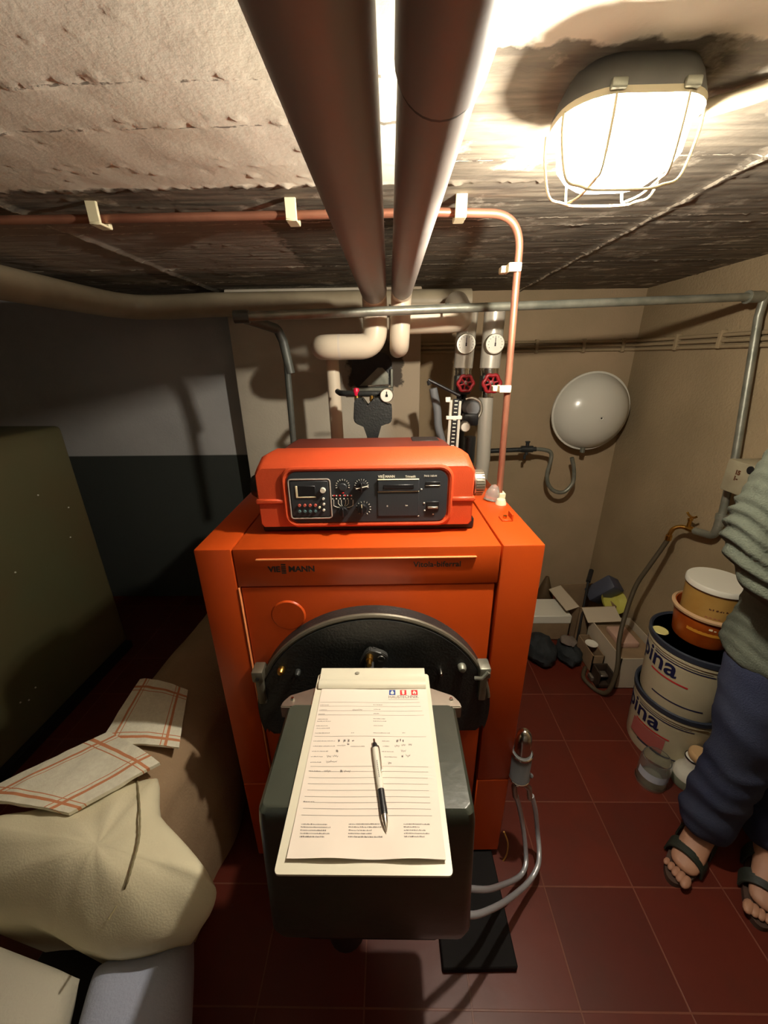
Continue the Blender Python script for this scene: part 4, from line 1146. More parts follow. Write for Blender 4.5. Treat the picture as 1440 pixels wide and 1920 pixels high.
# ================================================================ oil filter beside the boiler
def oilfilter():
    c = Vector((.362,.735,.44))
    t = thing('oil_filter', 'chrome and grey oil filter with two silver hoses right of the burner', 'oil filter', tuple(c-Vector((0,0,.07))))
    y=.735
    top, bot = atY(985,1368,y), atY(972,1462,y)
    ax = (top-bot).normalized(); L=(top-bot).length
    b = B(); lathe(b,[(0,L),(.008,L*.985),(.017,L*.93),(.0215,L*.80),(.0225,L*.62),(.0215,L*.56),(0,L*.56)],bot,ax,28); obj('filter_cup', b, M_chrome, t)
    b = B(); lathe(b,[(0,L*.57),(.026,L*.57),(.027,L*.54),(.026,L*.14),(.028,L*.12),(.028,L*.05),(.020,0),(0,0)],bot,ax,28)
    tube(b,[bot+Vector((.02,0,.03)),bot+Vector((.035,0,.015))],.006,8); obj('filter_head', b, M_greyplastic, t)
    b = B(); lathe(b,[(.0262,L*.58),(.0285,L*.57),(.0285,L*.545),(.0262,L*.54)],bot,ax,28); obj('chrome_ring', b, M_chrome, t)
    b = B(); lathe(b,[(.0262,L*.10),(.0292,L*.09),(.0292,L*.06),(.0262,L*.05)],bot,ax,28); obj('chrome_ring', b, M_chrome, t)
    for px,py in ((964,1475),(992,1478)):
        p = atY(px,py,y); b = B(); tube(b,[bot+Vector((0,0,.006)),p,atY(px+2,py+18,y)],.008,12); obj('hose_fitting', b, M_alu, t)
    P1 = [atY(968,1492,y), atY(975,1520,y), atY(982,1560,.73), atY(986,1600,.71), atY(985,1625,.685), atY(972,1645,.66), atY(940,1660,.60), atY(905,1668,.53), Vector((.10,.47,.42))]
    P2 = [atY(997,1492,y), atY(1004,1520,y), atY(1008,1560,.73), atY(1011,1595,.70), atY(1008,1625,.665), atY(990,1655,.63), atY(955,1685,.56), atY(920,1705,.50), atY(880,1716,.46), Vector((.08,.44,.40))]
    for P in (P1,P2):
        b = B(); tube(b, smooth_path(P,6), .0068, 12); obj('hose', b, M_silver, t)
oilfilter()
b = B(); tube(b, smooth_path([atY(945,1560,.722),atY(952,1580,.722),atY(950,1602,.722),atY(941,1618,.722)]),.0022,8)
tag(obj('brass_wire', b, mat('yellow_cable',(190,140,60),.5)), 'short yellowish wire hanging at the lower right of the boiler front', 'wire')

# ================================================================ paint pails and cans
def pail_r(z): return .132+(z-.01)/.217*.011
def wrap_text(s, size, c, R, a0, z, bold=0.0, z0=None):
    bm = text_bm(s, size, 'LEFT', bold, .0003)
    w = max(v.co.x for v in bm.verts)
    bmesh.ops.subdivide_edges(bm, edges=[e for e in bm.edges if e.calc_length() > .010], cuts=3)
    for v in bm.verts:
        a = a0 + v.co.x/R; rr = (R if z0 is None else pail_r(z+v.co.y-z0)) + .0012 + v.co.z
        v.co = Vector((c[0]+rr*math.cos(a), c[1]+rr*math.sin(a), z+v.co.y))
    return bm
def band(bm, c, R, a0, a1, z0, z1, t=.0008, n=30, slope=0.0):
    A=[];C=[]
    for i in range(n+1):
        a = a0+(a1-a0)*i/n; x,y = c[0]+(R+t)*math.cos(a), c[1]+(R+t)*math.sin(a); dz = slope*(i/n)
        A.append(bm.verts.new((x,y,z0+dz))); C.append(bm.verts.new((x,y,z1+dz)))
    for i in range(n): bm.faces.new((A[i],A[i+1],C[i+1],C[i]))
M_pail = mat('cream_pail_plastic', (206,196,164), 0.45, rgb2=(196,186,152), scale=9)
M_lid = mat('dark_blue_pail_lid', (48,54,66), 0.4)
M_pink = mat('pink_red_label', (176,96,88), 0.5)
M_navy = mat('navy_lettering', (26,30,70), 0.5)
def pail(cx, cy, z, label):
    t = thing('paint_pail', label, 'paint pail', (cx,cy,z), 'two stacked cream paint pails')
    r0, r1, h = .130, .143, .262
    b = B(); lathe(b,[(0,0),(r0,0),(r0+.002,.01),(r1,h-.035),(r1+.004,h-.033),(r1+.004,h-.022),(r1,h-.020),(r1,h-.002),(0,h-.002)],(cx,cy,z),n=56); bd = obj('body', b, M_pail, t)
    b = B(); lathe(b,[(r1+.001,h-.018),(r1+.007,h-.018),(r1+.008,h+.001),(r1+.002,h+.004),(r1-.004,h-.002),(.02,h-.002),(0,h-.002)],(cx,cy,z),n=56); obj('lid', b, M_lid, t)
    a0, a1 = math.radians(180), math.radians(262)
    if z < .1:
        b = B(); band(b,(cx,cy),.1380,math.radians(175),math.radians(228),z+.058,z+.126); obj('pink_label', b, M_pink, bd)
    b = B(); put(wrap_text('alpina', .100, (cx,cy), .1395, math.radians(122), z+.150, .0016, z), b, Matrix.Identity(4)); obj('pail_lettering', b, M_navy, bd)
    b = B(); band(b,(cx,cy),.1384,a0,math.radians(232),z+.130,z+.136,.001); obj('red_stripe', b, M_red, bd)
    b = B(); band(b,(cx,cy),.1422,a0,math.radians(256),z+.205,z+.209,.001); band(b,(cx,cy),.1428,a0,math.radians(252),z+.215,z+.217,.001); band(b,(cx,cy),.1340,math.radians(190),math.radians(258),z+.045,z+.050,.001); obj('navy_line', b, M_navy, bd)
    b = B()
    for k in (0,1):
        a = math.radians(276+k*7); x,y = cx+.142*math.cos(a), cy+.142*math.sin(a); lathe(b,[(0,.006),(.008,.004),(.010,0),(0,-.002)],(x,y,z+.225),(math.cos(a),math.sin(a),0),14)
    obj('handle_lug', b, M_pail, t)
    b = B(); P=[]
    for i in range(25):
        a = math.radians(280+i*6.5); P.append((cx+.152*math.cos(a), cy+.152*math.sin(a), z+.222-.05*math.sin(PI*i/24)))
    tube(b,P,.0022,8); obj('wire_handle', b, M_galv, t)
pail(1.108,1.135,0.0,'lower of the two stacked cream paint pails by the right wall')
pail(1.098,1.125,.262,'upper cream paint pail with dark blue lid, under the orange bucket')
zt = .526
b = B(); lathe(b,[(0,.002),(.024,.002),(.026,0),(0,0)],(atZ(1238,1182,.524).x,atZ(1238,1182,.524).y,zt-.0015),n=24)
tag(obj('yellow_disc', b, mat('pale_yellow_plastic',(214,204,130),.5)), 'small pale yellow disc on the blue pail lid', 'disc')
def orange_bucket():
    cx,cy = 1.105,1.135; z=zt
    t = thing('orange_bucket', 'translucent orange brown bucket standing on the upper paint pail', 'bucket', (cx,cy,z))
    mo = mat('orange_brown_plastic',(176,84,24),.35,rgb2=(150,62,18),scale=14)
    b = B(); lathe(b,[(0,0),(.082,0),(.085,.006),(.094,.075),(.098,.105),(.098,.118),(.094,.118),(.090,.10),(.078,.01),(0,.008)],(cx,cy,z),n=44); bd=obj('body', b, mo, t)
    b = B(); lathe(b,[(.097,.108),(.107,.110),(.108,.117),(.098,.122),(.096,.116)],(cx,cy,z),n=44); obj('rim', b, mat('pale_rim',(196,160,120),.35), t)
    b = B(); band(b,(cx,cy),.0915,math.radians(200),math.radians(285),z+.055,z+.080,.0012); obj('yellow_label', b, mat('amber_label',(206,140,44),.5), bd)
    b = B(); put(wrap_text('= -', .016,(cx,cy),.0945,math.radians(236),z+.078,.001),b,Matrix.Identity(4)); obj('label_mark', b, M_cream, bd)
orange_bucket()
def can():
    cx,cy,z = 1.105,1.135,zt+.010
    t = thing('plaster_tub', 'tapered yellow tub with white lid nested on top of the orange bucket', 'tub', (cx,cy,z))
    my = mat('ochre_tub',(196,156,84),.5,rgb2=(178,136,66),scale=10)
    b = B(); lathe(b,[(0,0),(.074,0),(.076,.01),(.086,.205),(0,.206)],(cx,cy,z),n=44); bd=obj('body', b, my, t)
    b = B(); lathe(b,[(.0865,.198),(.090,.198),(.090,.212),(.087,.216),(.05,.214),(0,.214)],(cx,cy,z),n=44); obj('lid', b, M_white, t)
    b = B(); lathe(b,[(.0875,.192),(.0885,.194),(.0885,.199),(.087,.200)],(cx,cy,z),n=44); obj('lid_seam', b, M_printdark, t)
    b = B()
    for k in range(3):
        for q_ in range(6):
            a_ = math.radians(222+q_*6.2+k*2); band(b,(cx,cy),.0815,a_,a_+math.radians(4.6 if (q_+k)%3 else 2.5),z+.172-.017*k,z+.181-.017*k,.0012,4)
    obj('label_print', b, M_printdark, bd)
    b = B(); band(b,(cx,cy),.080,math.radians(222),math.radians(252),z+.108,z+.122,.001); obj('label_blob', b, M_pink, bd)
can()
# jar, bottle, tube on the floor
def jar():
    cx,cy = .950,.972
    t = thing('glass_jar', 'clear glass jar with a white label on the floor before the pails', 'jar', (cx,cy,0))
    gm, nt, bs = new_mat('clear_glass', 0.06, 0.5); bs.inputs['Transmission Weight'].default_value = .92; bs.inputs['Base Color'].default_value=(.86,.88,.82,1); bs.inputs['IOR'].default_value=1.3
    b = B(); lathe(b,[(0,0),(.044,0),(.048,.006),(.048,.10),(.044,.112),(.044,.118),(.0415,.118),(.0415,.112),(.045,.10),(.045,.01),(0,.008)],(cx,cy,0),n=36); bd=obj('glass', b, gm, t)
    b = B(); band(b,(cx,cy),.048,math.radians(170),math.radians(330),.045,.078,.0006); obj('white_label', b, mat('blue_white_label',(200,208,220),.6), bd)
    b = B(); lathe(b,[(0,.004),(.044,.004),(.0485,.001),(.049,.006),(.0485,.010)],(cx,cy,0),n=36); obj('base_ring', b, M_alu, bd)
jar()
def bottle():
    cx,cy = 1.075,.968
    t = thing('plastic_bottle', 'short cream plastic bottle with tan flip cap beside the glass jar', 'bottle', (cx,cy,0))
    b = B(); lathe(b,[(0,0),(.043,0),(.046,.005),(.046,.038),(0,.039)],(cx,cy,0),n=32); obj('base_band', b, mat('grey_green_plastic',(140,146,124),.5), t)
    b = B(); lathe(b,[(0,.037),(.046,.038),(.046,.048),(.040,.066),(.028,.085),(.0255,.10),(.0255,.125),(0,.126)],(cx,cy,0),n=32); obj('body', b, M_white, t)
    b = B(); lathe(b,[(.026,.121),(.0275,.122),(.0275,.127),(.026,.128)],(cx,cy,0),n=28); obj('neck_ring', b, M_black, t)
    b = B(); lathe(b,[(0,.126),(.030,.128),(.033,.134),(.033,.150),(.029,.156),(0,.156)],(cx,cy,0),(.08,-.03,1),28); obj('cap', b, mat('tan_cap',(206,168,120),.5), t)
bottle()
b = B(); tube(b,[(1.165,1.00,0),(1.165,1.00,.12),(1.166,1.00,.15)],.010,14); tube(b,[(1.166,1.00,.150),(1.167,1.0,.158)],.006,10); tube(b,[(1.167,1.0,.157),(1.168,1.0,.185)],lambda s:.010*(1-s*.7),12)
tag(obj('glue_tube', b, M_white), 'slim white nozzle tube standing between the bottle and the pails', 'tube')

# ================================================================ clutter in the far corner
def card_box(name, label, x0,x1,y0,y1,h,m,flaps=True,rz=0.0,m2=None,t=.004,cat='box'):
    cx,cy=(x0+x1)/2,(y0+y1)/2
    o = thing(name, label, cat, (cx,cy,0))
    b = B(); box(b,x0,x1,y0,y0+t,0,h); box(b,x0,x1,y1-t,y1,0,h); box(b,x0,x0+t,y0,y1,0,h); box(b,x1-t,x1,y0,y1,0,h); box(b,x0,x1,y0,y1,0,t)
    obj('carton', b, m, o)
    if flaps:
        for (a,c,d,e,ang,ax,piv) in ((x0+.01,x1-.01,y0-.085,y0,28,'X',(cx,y0,h)),(x0-.07,x0,y0+.01,y1-.01,-20,'Y',(x0,cy,h))):
            M = Matrix.Translation(piv)@Matrix.Rotation(math.radians(ang),4,ax)@Matrix.Translation(-Vector(piv))
            b = B(); box(b,a,c,d,e,h-.002,h+.001,0,1,M); obj('flap', b, m2 or m, o)
    o.rotation_euler.z = rz
    return o
t = card_box('white_carton','flat carton with a white lid next to the boiler foot', .76,.975,1.74,1.90,.125, M_card, False)
b = B(); box(b,.758,.977,1.738,1.902,.110,.158,.003,1); obj('white_lid', b, M_white, t)
t = card_box('cardboard_box','open cardboard box with raised flaps in the far corner', 1.0,1.20,1.74,1.97,.215, M_card, True, 0.06, M_cardlight)
b = B(); M = Matrix.Translation((1.13,1.86,.20))@Euler((.5,.5,.3)).to_matrix().to_4x4(); box(b,-.045,.045,-.04,.04,0,.16,.008,2,M)
tag(obj('dark_canister', b, mat('blue_grey_canister',(66,70,84),.5)), 'dark blue grey canister leaning in the open cardboard box', 'canister')
b = B(); lathe(b,[(0,.0),(.05,.008),(.068,.035),(.070,.045),(.066,.040),(.045,.016),(0,.010)],(1.20,1.80,.205),(.1,-.75,.75),32)
tag(obj('yellow_bowl', b, mat('yellow_plastic',(196,190,90),.5)), 'yellow bowl lying on the open cardboard box', 'bowl')
b = B(); tube(b,[(.985,1.66,0.0),(1.06,1.80,.335)],.006,10); tube(b,[(1.06,1.80,.335),(1.10,1.86,.37)],.012,10)
tag(obj('thin_rod', b, M_black), 'thin dark rod leaning against the open cardboard box', 'rod')
b = B(); lathe(b,[(0,.10),(.008,.095),(.045,.0),(0,0)],(.97,2.0,0.0),n=20); lathe(b,[(0,.24),(.010,.235),(.030,.17),(.05,.10),(.045,.0),(0,0)],(.94,2.02,0.0),n=20)
tag(obj('brown_funnel', b, mat('brown_plastic',(84,66,42),.6)), 'brown cone shaped funnel behind the white lidded carton', 'funnel')
t = card_box('long_carton','long pale carton standing along the right wall behind the pails', 1.05,1.262,1.40,1.70,.175, M_cardlight, False)
b = B(); box(b,1.066,1.245,1.42,1.68,.10,.150,.004,1); obj('brown_packing', b, M_card, t)
b = B(); box(b,1.10,1.19,1.50,1.63,.150,.178,.004,2)
tag(obj('pink_packet', b, mat('pale_pink_packet',(196,160,140),.7)), 'pale pink packet lying in the long carton', 'packet')
t = card_box('small_carton','low grey brown carton in front of the open cardboard box', .985,1.04,1.50,1.66,.10, M_card, False)
b = B(); lathe(b,[(0,.0),(.020,.001),(.030,.010),(.028,.010),(.018,.004),(0,.003)],(1.012,1.58,.101),n=24)
tag(obj('white_dish', b, M_white), 'tiny white dish on the low carton', 'dish')
def frame_():
    t = thing('wooden_tray', 'small dark wooden tray with white scraps standing by the low carton', 'tray', (1.0,1.42,0))
    b = B(); 
    for a in ((.968,.976,1.40,1.47),(1.030,1.038,1.40,1.47)): box(b,a[0],a[1],a[2],a[3],0,.085,.001,1)
    box(b,.968,1.038,1.462,1.47,0,.085,.001,1); box(b,.968,1.038,1.40,1.47,0,.006); box(b,.968,1.038,1.40,1.408,0,.02)
    obj('tray_body', b, mat('dark_wood',(56,42,30),.6,rgb2=(44,32,24),scale=30), t)
    b = B(); box(b,.985,1.024,1.415,1.45,.006,.03,.004,2,Matrix.Rotation(0.02,4,'Z')); box(b,.98,1.026,1.42,1.455,.045,.055,.003,1); obj('white_scraps', b, M_alu, t)
frame_()
def lump(cx,cy,rx,ry,h,seed,n=28):
    b = B(); bmesh.ops.create_uvsphere(b,u_segments=n,v_segments=n//2,radius=1.0)
    for v in b.verts:
        k = 1+.22*noise.noise(v.co*2.2+Vector((seed,0,0)))+.07*noise.noise(v.co*6+Vector((0,seed,0)))
        v.co = Vector((cx+v.co.x*rx*k, cy+v.co.y*ry*k, max(0.0, h*.45+v.co.z*h*.55*k)))
    return b
o = obj('black_bag', lump(.770,1.60,.075,.10,.125,3), M_greyfelt); tag(o,'left crumpled black bag on the floor against the boiler','bag','crumpled black bags')
o = obj('black_bag', lump(.912,1.59,.058,.08,.10,8), M_greyfelt); tag(o,'right crumpled black bag on the floor before the white lidded carton','bag','crumpled black bags')
b = lump(.905,1.60,.040,.04,.03,5,20); bmesh.ops.translate(b,verts=b.verts,vec=(0,0,.098))
tag(obj('grey_rag', b, mat('grey_rag_cloth',(110,98,88),.9)), 'small grey rag lying on the right black bag', 'rag')

# ================================================================ oil tank and heap on the left
def tank():
    t = thing('oil_tank', 'olive green steel oil tank standing at the left edge', 'oil tank', (-1.80,1.15,0))
    b = B(); box(b,-2.12,-1.47,.60,1.72,.03,1.203,.02,3); obj('tank_body', b, M_olive, t)
    b = B(); box(b,-2.10,-1.44,.62,1.70,0,.04); obj('foot', b, M_black, t)
    b = B(); cyl(b,(-1.8,1.2,1.20),(-1.8,1.2,1.26),.05,.05,24); obj('filler_cap', b, M_black, t)
    b = B()
    for y,z in ((1.13,.21),(1.16,.19),(1.20,.215),(1.62,.85),(1.5,.95),(1.3,.70),(1.58,.72)): bmesh.ops.create_uvsphere(b,u_segments=8,v_segments=6,radius=.0035,matrix=Matrix.Translation((-1.469,y,z)))
    obj('paint_flecks', b, M_white, t)
    t.rotation_euler.z = -.02
tank()

def cloth_field(name, label, cat, x0,x1,y0,y1, fz, m, nx=70, ny=70, thick=.003, parent=None, inside=None):
    b = B(); G=[]
    for j in range(ny+1):
        row=[]
        for i in range(nx+1):
            s,t_ = i/nx, j/ny; p = fz(s,t_); row.append(b.verts.new(p))
        G.append(row)
    for r0,r1 in zip(G,G[1:]):
        for i in range(nx): b.faces.new((r0[i],r0[i+1],r1[i+1],r1[i]))
    bmesh.ops.recalc_face_normals(b, faces=b.faces)
    bmesh.ops.solidify(b, geom=b.faces[:], thickness=thick)
    o = obj(name, b, m, parent)
    if label: tag(o, label, cat)
    return o
def N(x,y,z=0): return noise.noise(Vector((x,y,z)))
# dust sheet over a low bench: profile follows an arc across, ridge runs away from the camera
HS = 1.2
A0, A1 = Vector((-.690,.48,0)), Vector((-.624,1.32,0))
def sheet_pt(s,t_):
    y = .53 + t_*.85
    tt = (y-.48)/.84; cx = A0.x+(A1.x-A0.x)*tt; w=.146
    L = (s-.5)*2
    if abs(L) < .5:
        u = L/.5*.999; a = u*PI/2; x = cx+w*math.sin(a); z = .444+.106*math.cos(a)
    else:
        sg = 1 if L>0 else -1; k=(abs(L)-.5)/.5; x = cx+sg*(w+.02*math.sin(k*3)+.010*math.sin(y*26)*k); z = .444-k*.436
    z += .006*N(x*7,y*5)+.003*N(x*20,y*16,3); x += .006*N(y*8,z*6,2)
    return (x,y,max(.006,z))
M_sheet = mat('beige_brown_dust_sheet',(168,142,112),.9,rgb2=(150,124,96),scale=5,bump=.25,bscale=180,spec=.15)
cloth_field('dust_sheet','long beige brown dust sheet draped over the heap left of the boiler','dust sheet',0,0,0,0,sheet_pt,M_sheet,90,80,.004)
# towel with orange checks
tm, nt, bs = new_mat('towel_orange_check', .9, .15)
tc = nt.nodes.new('ShaderNodeUVMap'); sp = nt.nodes.new('ShaderNodeSeparateXYZ'); nt.links.new(tc.outputs[0], sp.inputs[0])
def stripe(axis, at, w):
    d = math_n(nt,'ABSOLUTE', math_n(nt,'SUBTRACT', sp.outputs[axis], at)); return math_n(nt,'LESS_THAN', d, w)
acc = None
for ax, at, w in ((1,.10,.018),(1,.16,.006),(0,.16,.018),(0,.22,.006),(0,.84,.018),(0,.78,.006),(1,.86,.018),(1,.80,.006)):
    v = stripe(ax,at,w); acc = v if acc is None else math_n(nt,'MAXIMUM',acc,v)
base = mix_c(nt, step_n(nt, noise_n(nt,120,3),.5,.2), (248,242,218),(238,230,206))
nt.links.new(mix_c(nt, math_n(nt,'MULTIPLY',acc,.85), base, (214,120,60)), bs.inputs['Base Color'])
bump_n(nt, bs, noise_n(nt,400,3), .3, .002)
def uv_grid(o, nx, ny):
    me = o.data; uv = me.uv_layers.new(name='UVMap')
    n1 = (nx+1)*(ny+1)
    for l in me.loops:
        v = l.vertex_index % n1; uv.data[l.index].uv = ((v % (nx+1))/nx, (v//(nx+1))/ny)
def patch(corners, zoff, nx, ny, wr=.004, hh=None, seed=0.0):
    """bilinear patch over world xy corners (bl, br, tr, tl) laid on the heap"""
    c = [Vector(p) for p in corners]
    def f(s,t_):
        p = (c[0]*(1-s)+c[1]*s)*(1-t_)+(c[3]*(1-s)+c[2]*s)*t_
        z = p.z+zoff + wr*N(p.x*14,p.y*11,seed)+wr*.5*N(p.x*34,p.y*30,seed+5)
        return (p.x,p.y,z)
    return f
Ztow = .712
def P_(px,py,z): v = atZ(px,py,z); return (v.x,v.y,z)
def arcz(f, amount=.035, seed=0):
    def g(s,t_):
        x,y,z = f(s,t_); return (x,y,z - amount*(2*s-1)**2*1.0)
    return g
f = arcz(patch([P_(180,1400,0.550),P_(335,1400,0.555),P_(352,1292,0.555),P_(262,1272,0.550)],.010,40,40,.004,seed=3),.012)
o = cloth_field('tea_towel','upper part of the folded orange checked towel, lying further back','towel',0,0,0,0,f,tm,40,40,.006); uv_grid(o,40,40)
f = arcz(patch([P_(-60,1500,0.550),P_(130,1527,0.566),P_(300,1432,0.570),P_(205,1375,0.550)],.014,50,40,.004,seed=8),.008)
o = cloth_field('tea_towel','white towel with orange check stripes folded over the cream bag','towel',0,0,0,0,f,tm,50,40,.010); uv_grid(o,50,40)
# cream canvas bag bulging toward the camera
M_bag = mat('cream_canvas',(240,230,196),.9,rgb2=(230,220,186),scale=6,bump=.10,bscale=260,spec=.15)
def bag():
    t = thing('canvas_bag', 'bulging cream canvas bag with a stitched seam in front of the towel', 'bag', (-.60,.43,0.25))
    top = .548
    # outline on the top surface (clockwise) from the photograph at heap height
    O = [P_(-90,1545,0.540),P_(0,1520,0.540),P_(120,1500,0.550),P_(230,1455,0.550),P_(292,1448,0.550),P_(296,1515,0.550),P_(350,1575,0.540),P_(394,1635,0.530),P_(400,1668,0.510),P_(380,1705,0.490),P_(335,1735,0.470),P_(270,1765,0.450),P_(180,1775,0.430),P_(100,1745,0.430),P_(30,1715,0.430),P_(-90,1700,0.430)]
    O = smooth_path([Vector(p) for p in O]+[Vector(O[0])],3)[:-1]
    c = Vector((sum(p.x for p in O)/len(O), sum(p.y for p in O)/len(O), 0)); b = B(); R=[]
    n=len(O); K=22
    for k in range(K+1):
        s = k/K
        row=[]
        for p in O:
            if s <= .7:
                q = s/.7; x = c.x+(p.x-c.x)*math.sin(q*PI/2); y = c.y+(p.y-c.y)*math.sin(q*PI/2)
                z = p.z*math.sin(q*PI/2)**2 + (top+.012)*(1-math.sin(q*PI/2)**2) - .03*(q**4)
            else:
                q=(s-.7)/.3; x = p.x-(p.x-c.x)*.30*q; y = p.y-(p.y-c.y)*.30*q; z = p.z-.03-.15*q
            z += .012*N(x*9,y*11,1)*(1-.3*s)+.005*N(x*25,y*22,4); 
            # creases radiating
            z += .009*math.sin(math.atan2(y-c.y,x-c.x)*7+3*N(x*5,y*5))*min(1,s*1.4)
            row.append(b.verts.new((x,y,z)))
        R.append(row)
    for r0,r1 in zip(R,R[1:]):
        for i in range(n): b.faces.new((r0[i],r0[(i+1)%n],r1[(i+1)%n],r1[i]))
    b.faces.new(R[-1]); bmesh.ops.remove_doubles(b, verts=b.verts, dist=1e-5)
    o = obj('bag_body', b, M_bag, t)
    # stitched seam laid on top by ray cast
    bpy.context.view_layer.update()
    P=[]
    for px,py in ((258,1462),(262,1500),(264,1540),(262,1580),(252,1620),(240,1660),(225,1695),(205,1730)):
        v = atZ(px,py,.53); hit = o.ray_cast(Vector((v.x,v.y,1.0))-Vector(t.location), Vector((0,0,-1)))
        z = (hit[1].z + t.location.z) if hit[0] else .53
        v2 = atZ(px,py,z); P.append(Vector((v2.x,v2.y,z+.008)))
    b = B(); sp_ = smooth_path(P,8)
    tube(b, sp_, lambda s:.0014+.0008*abs(math.sin(s*60)), 6); obj('seam', b, mat('worn_seam',(150,138,104),.9), t)
    return t
bag()
# lower cushions nearest the camera
def cushion(corners, zt, h, bulge, seed, nx=40):
    """puffy slab over quad corners, top z zt, thickness h"""
    c=[Vector(p) for p in corners]; b=B(); top=[];bot=[]
    for j in range(nx+1):
        rt=[];rb=[]
        for i in range(nx+1):
            s,t_=i/nx,j/nx; e=(1-(2*s-1)**6)*(1-(2*t_-1)**6); p=(c[0]*(1-s)+c[1]*s)*(1-t_)+(c[3]*(1-s)+c[2]*s)*t_
            e=max(0,e)**.45
            z=zt-h/2+ (h/2+bulge*(1-(2*s-1)**2)*(1-(2*t_-1)**2))*e+.006*N(p.x*10,p.y*10,seed)
            rt.append(b.verts.new((p.x,p.y,z))); rb.append(b.verts.new((p.x,p.y,zt-h/2-(h/2)*e)))
        top.append(rt);bot.append(rb)
    for G in (top,bot):
        for r0,r1 in zip(G,G[1:]):
            for i in range(nx): b.faces.new((r0[i],r0[i+1],r1[i+1],r1[i]))
    bmesh.ops.remove_doubles(b, verts=b.verts, dist=.0012)
    return b
def Q(px,py,z): v=atZ(px,py,z); return (v.x,v.y,0)
b = cushion([Q(-160,2080,.40),Q(60,2080,.40),Q(135,1812,.40),Q(-160,1700,.40)], .40, .10, .02, 2)
tag(obj('cushion', b, mat('pale_grey_cushion_cloth',(196,190,172),.9,bump=.2,bscale=200)), 'pale grey cushion at the bottom left edge under the canvas bag', 'cushion')
b = cushion([Q(75,2120,.36),Q(330,2120,.36),Q(352,1730,.36),Q(165,1790,.36)], .36, .14, .02, 6)
tag(obj('cushion', b, mat('pale_blue_cushion_cloth',(170,176,196),.9,bump=.2,bscale=200)), 'pale blue cushion hanging below the canvas bag', 'cushion')
def bench():
    t = thing('low_bench', 'dark low bench carrying the heap of cloths on the left', 'bench', (-.66,.6,0))
    b = B(); box(b,-.80,-.56,.14,1.34,.17,.21,.005,1); obj('bench_top', b, mat('dark_stained_board',(40,34,30),.7), t)
    for x in (-.77,-.59):
        for y in (.18,1.30):
            b = B(); box(b,x-.02,x+.02,y-.02,y+.02,0,.17,.003,1); obj('leg', b, M_black, t)
bench()

# ================================================================ person
def skin(name, V, E, root, m, parent, sub=2):
    me = bpy.data.meshes.new(name); keys = list(V)
    me.from_pydata([V[k][0] for k in keys], [(keys.index(a), keys.index(c)) for a,c in E], [])
    o = bpy.data.objects.new(name+'_rig', me); COL.objects.link(o)
    md = o.modifiers.new('s','SKIN'); md.use_smooth_shade=True
    sv = me.skin_vertices[0].data
    for i,k in enumerate(keys):
        r = V[k][1]; r = (r,r) if not isinstance(r,tuple) else r
        sv[i].radius = r; sv[i].use_root = (k==root)
    s2 = o.modifiers.new('u','SUBSURF'); s2.levels=sub; s2.render_levels=sub
    dg = bpy.context.evaluated_depsgraph_get(); dg.update()
    me2 = bpy.data.meshes.new_from_object(o.evaluated_get(dg)); bm=B(); bm.from_mesh(me2)
    bpy.data.objects.remove(o); bpy.data.meshes.remove(me2)
    return bm
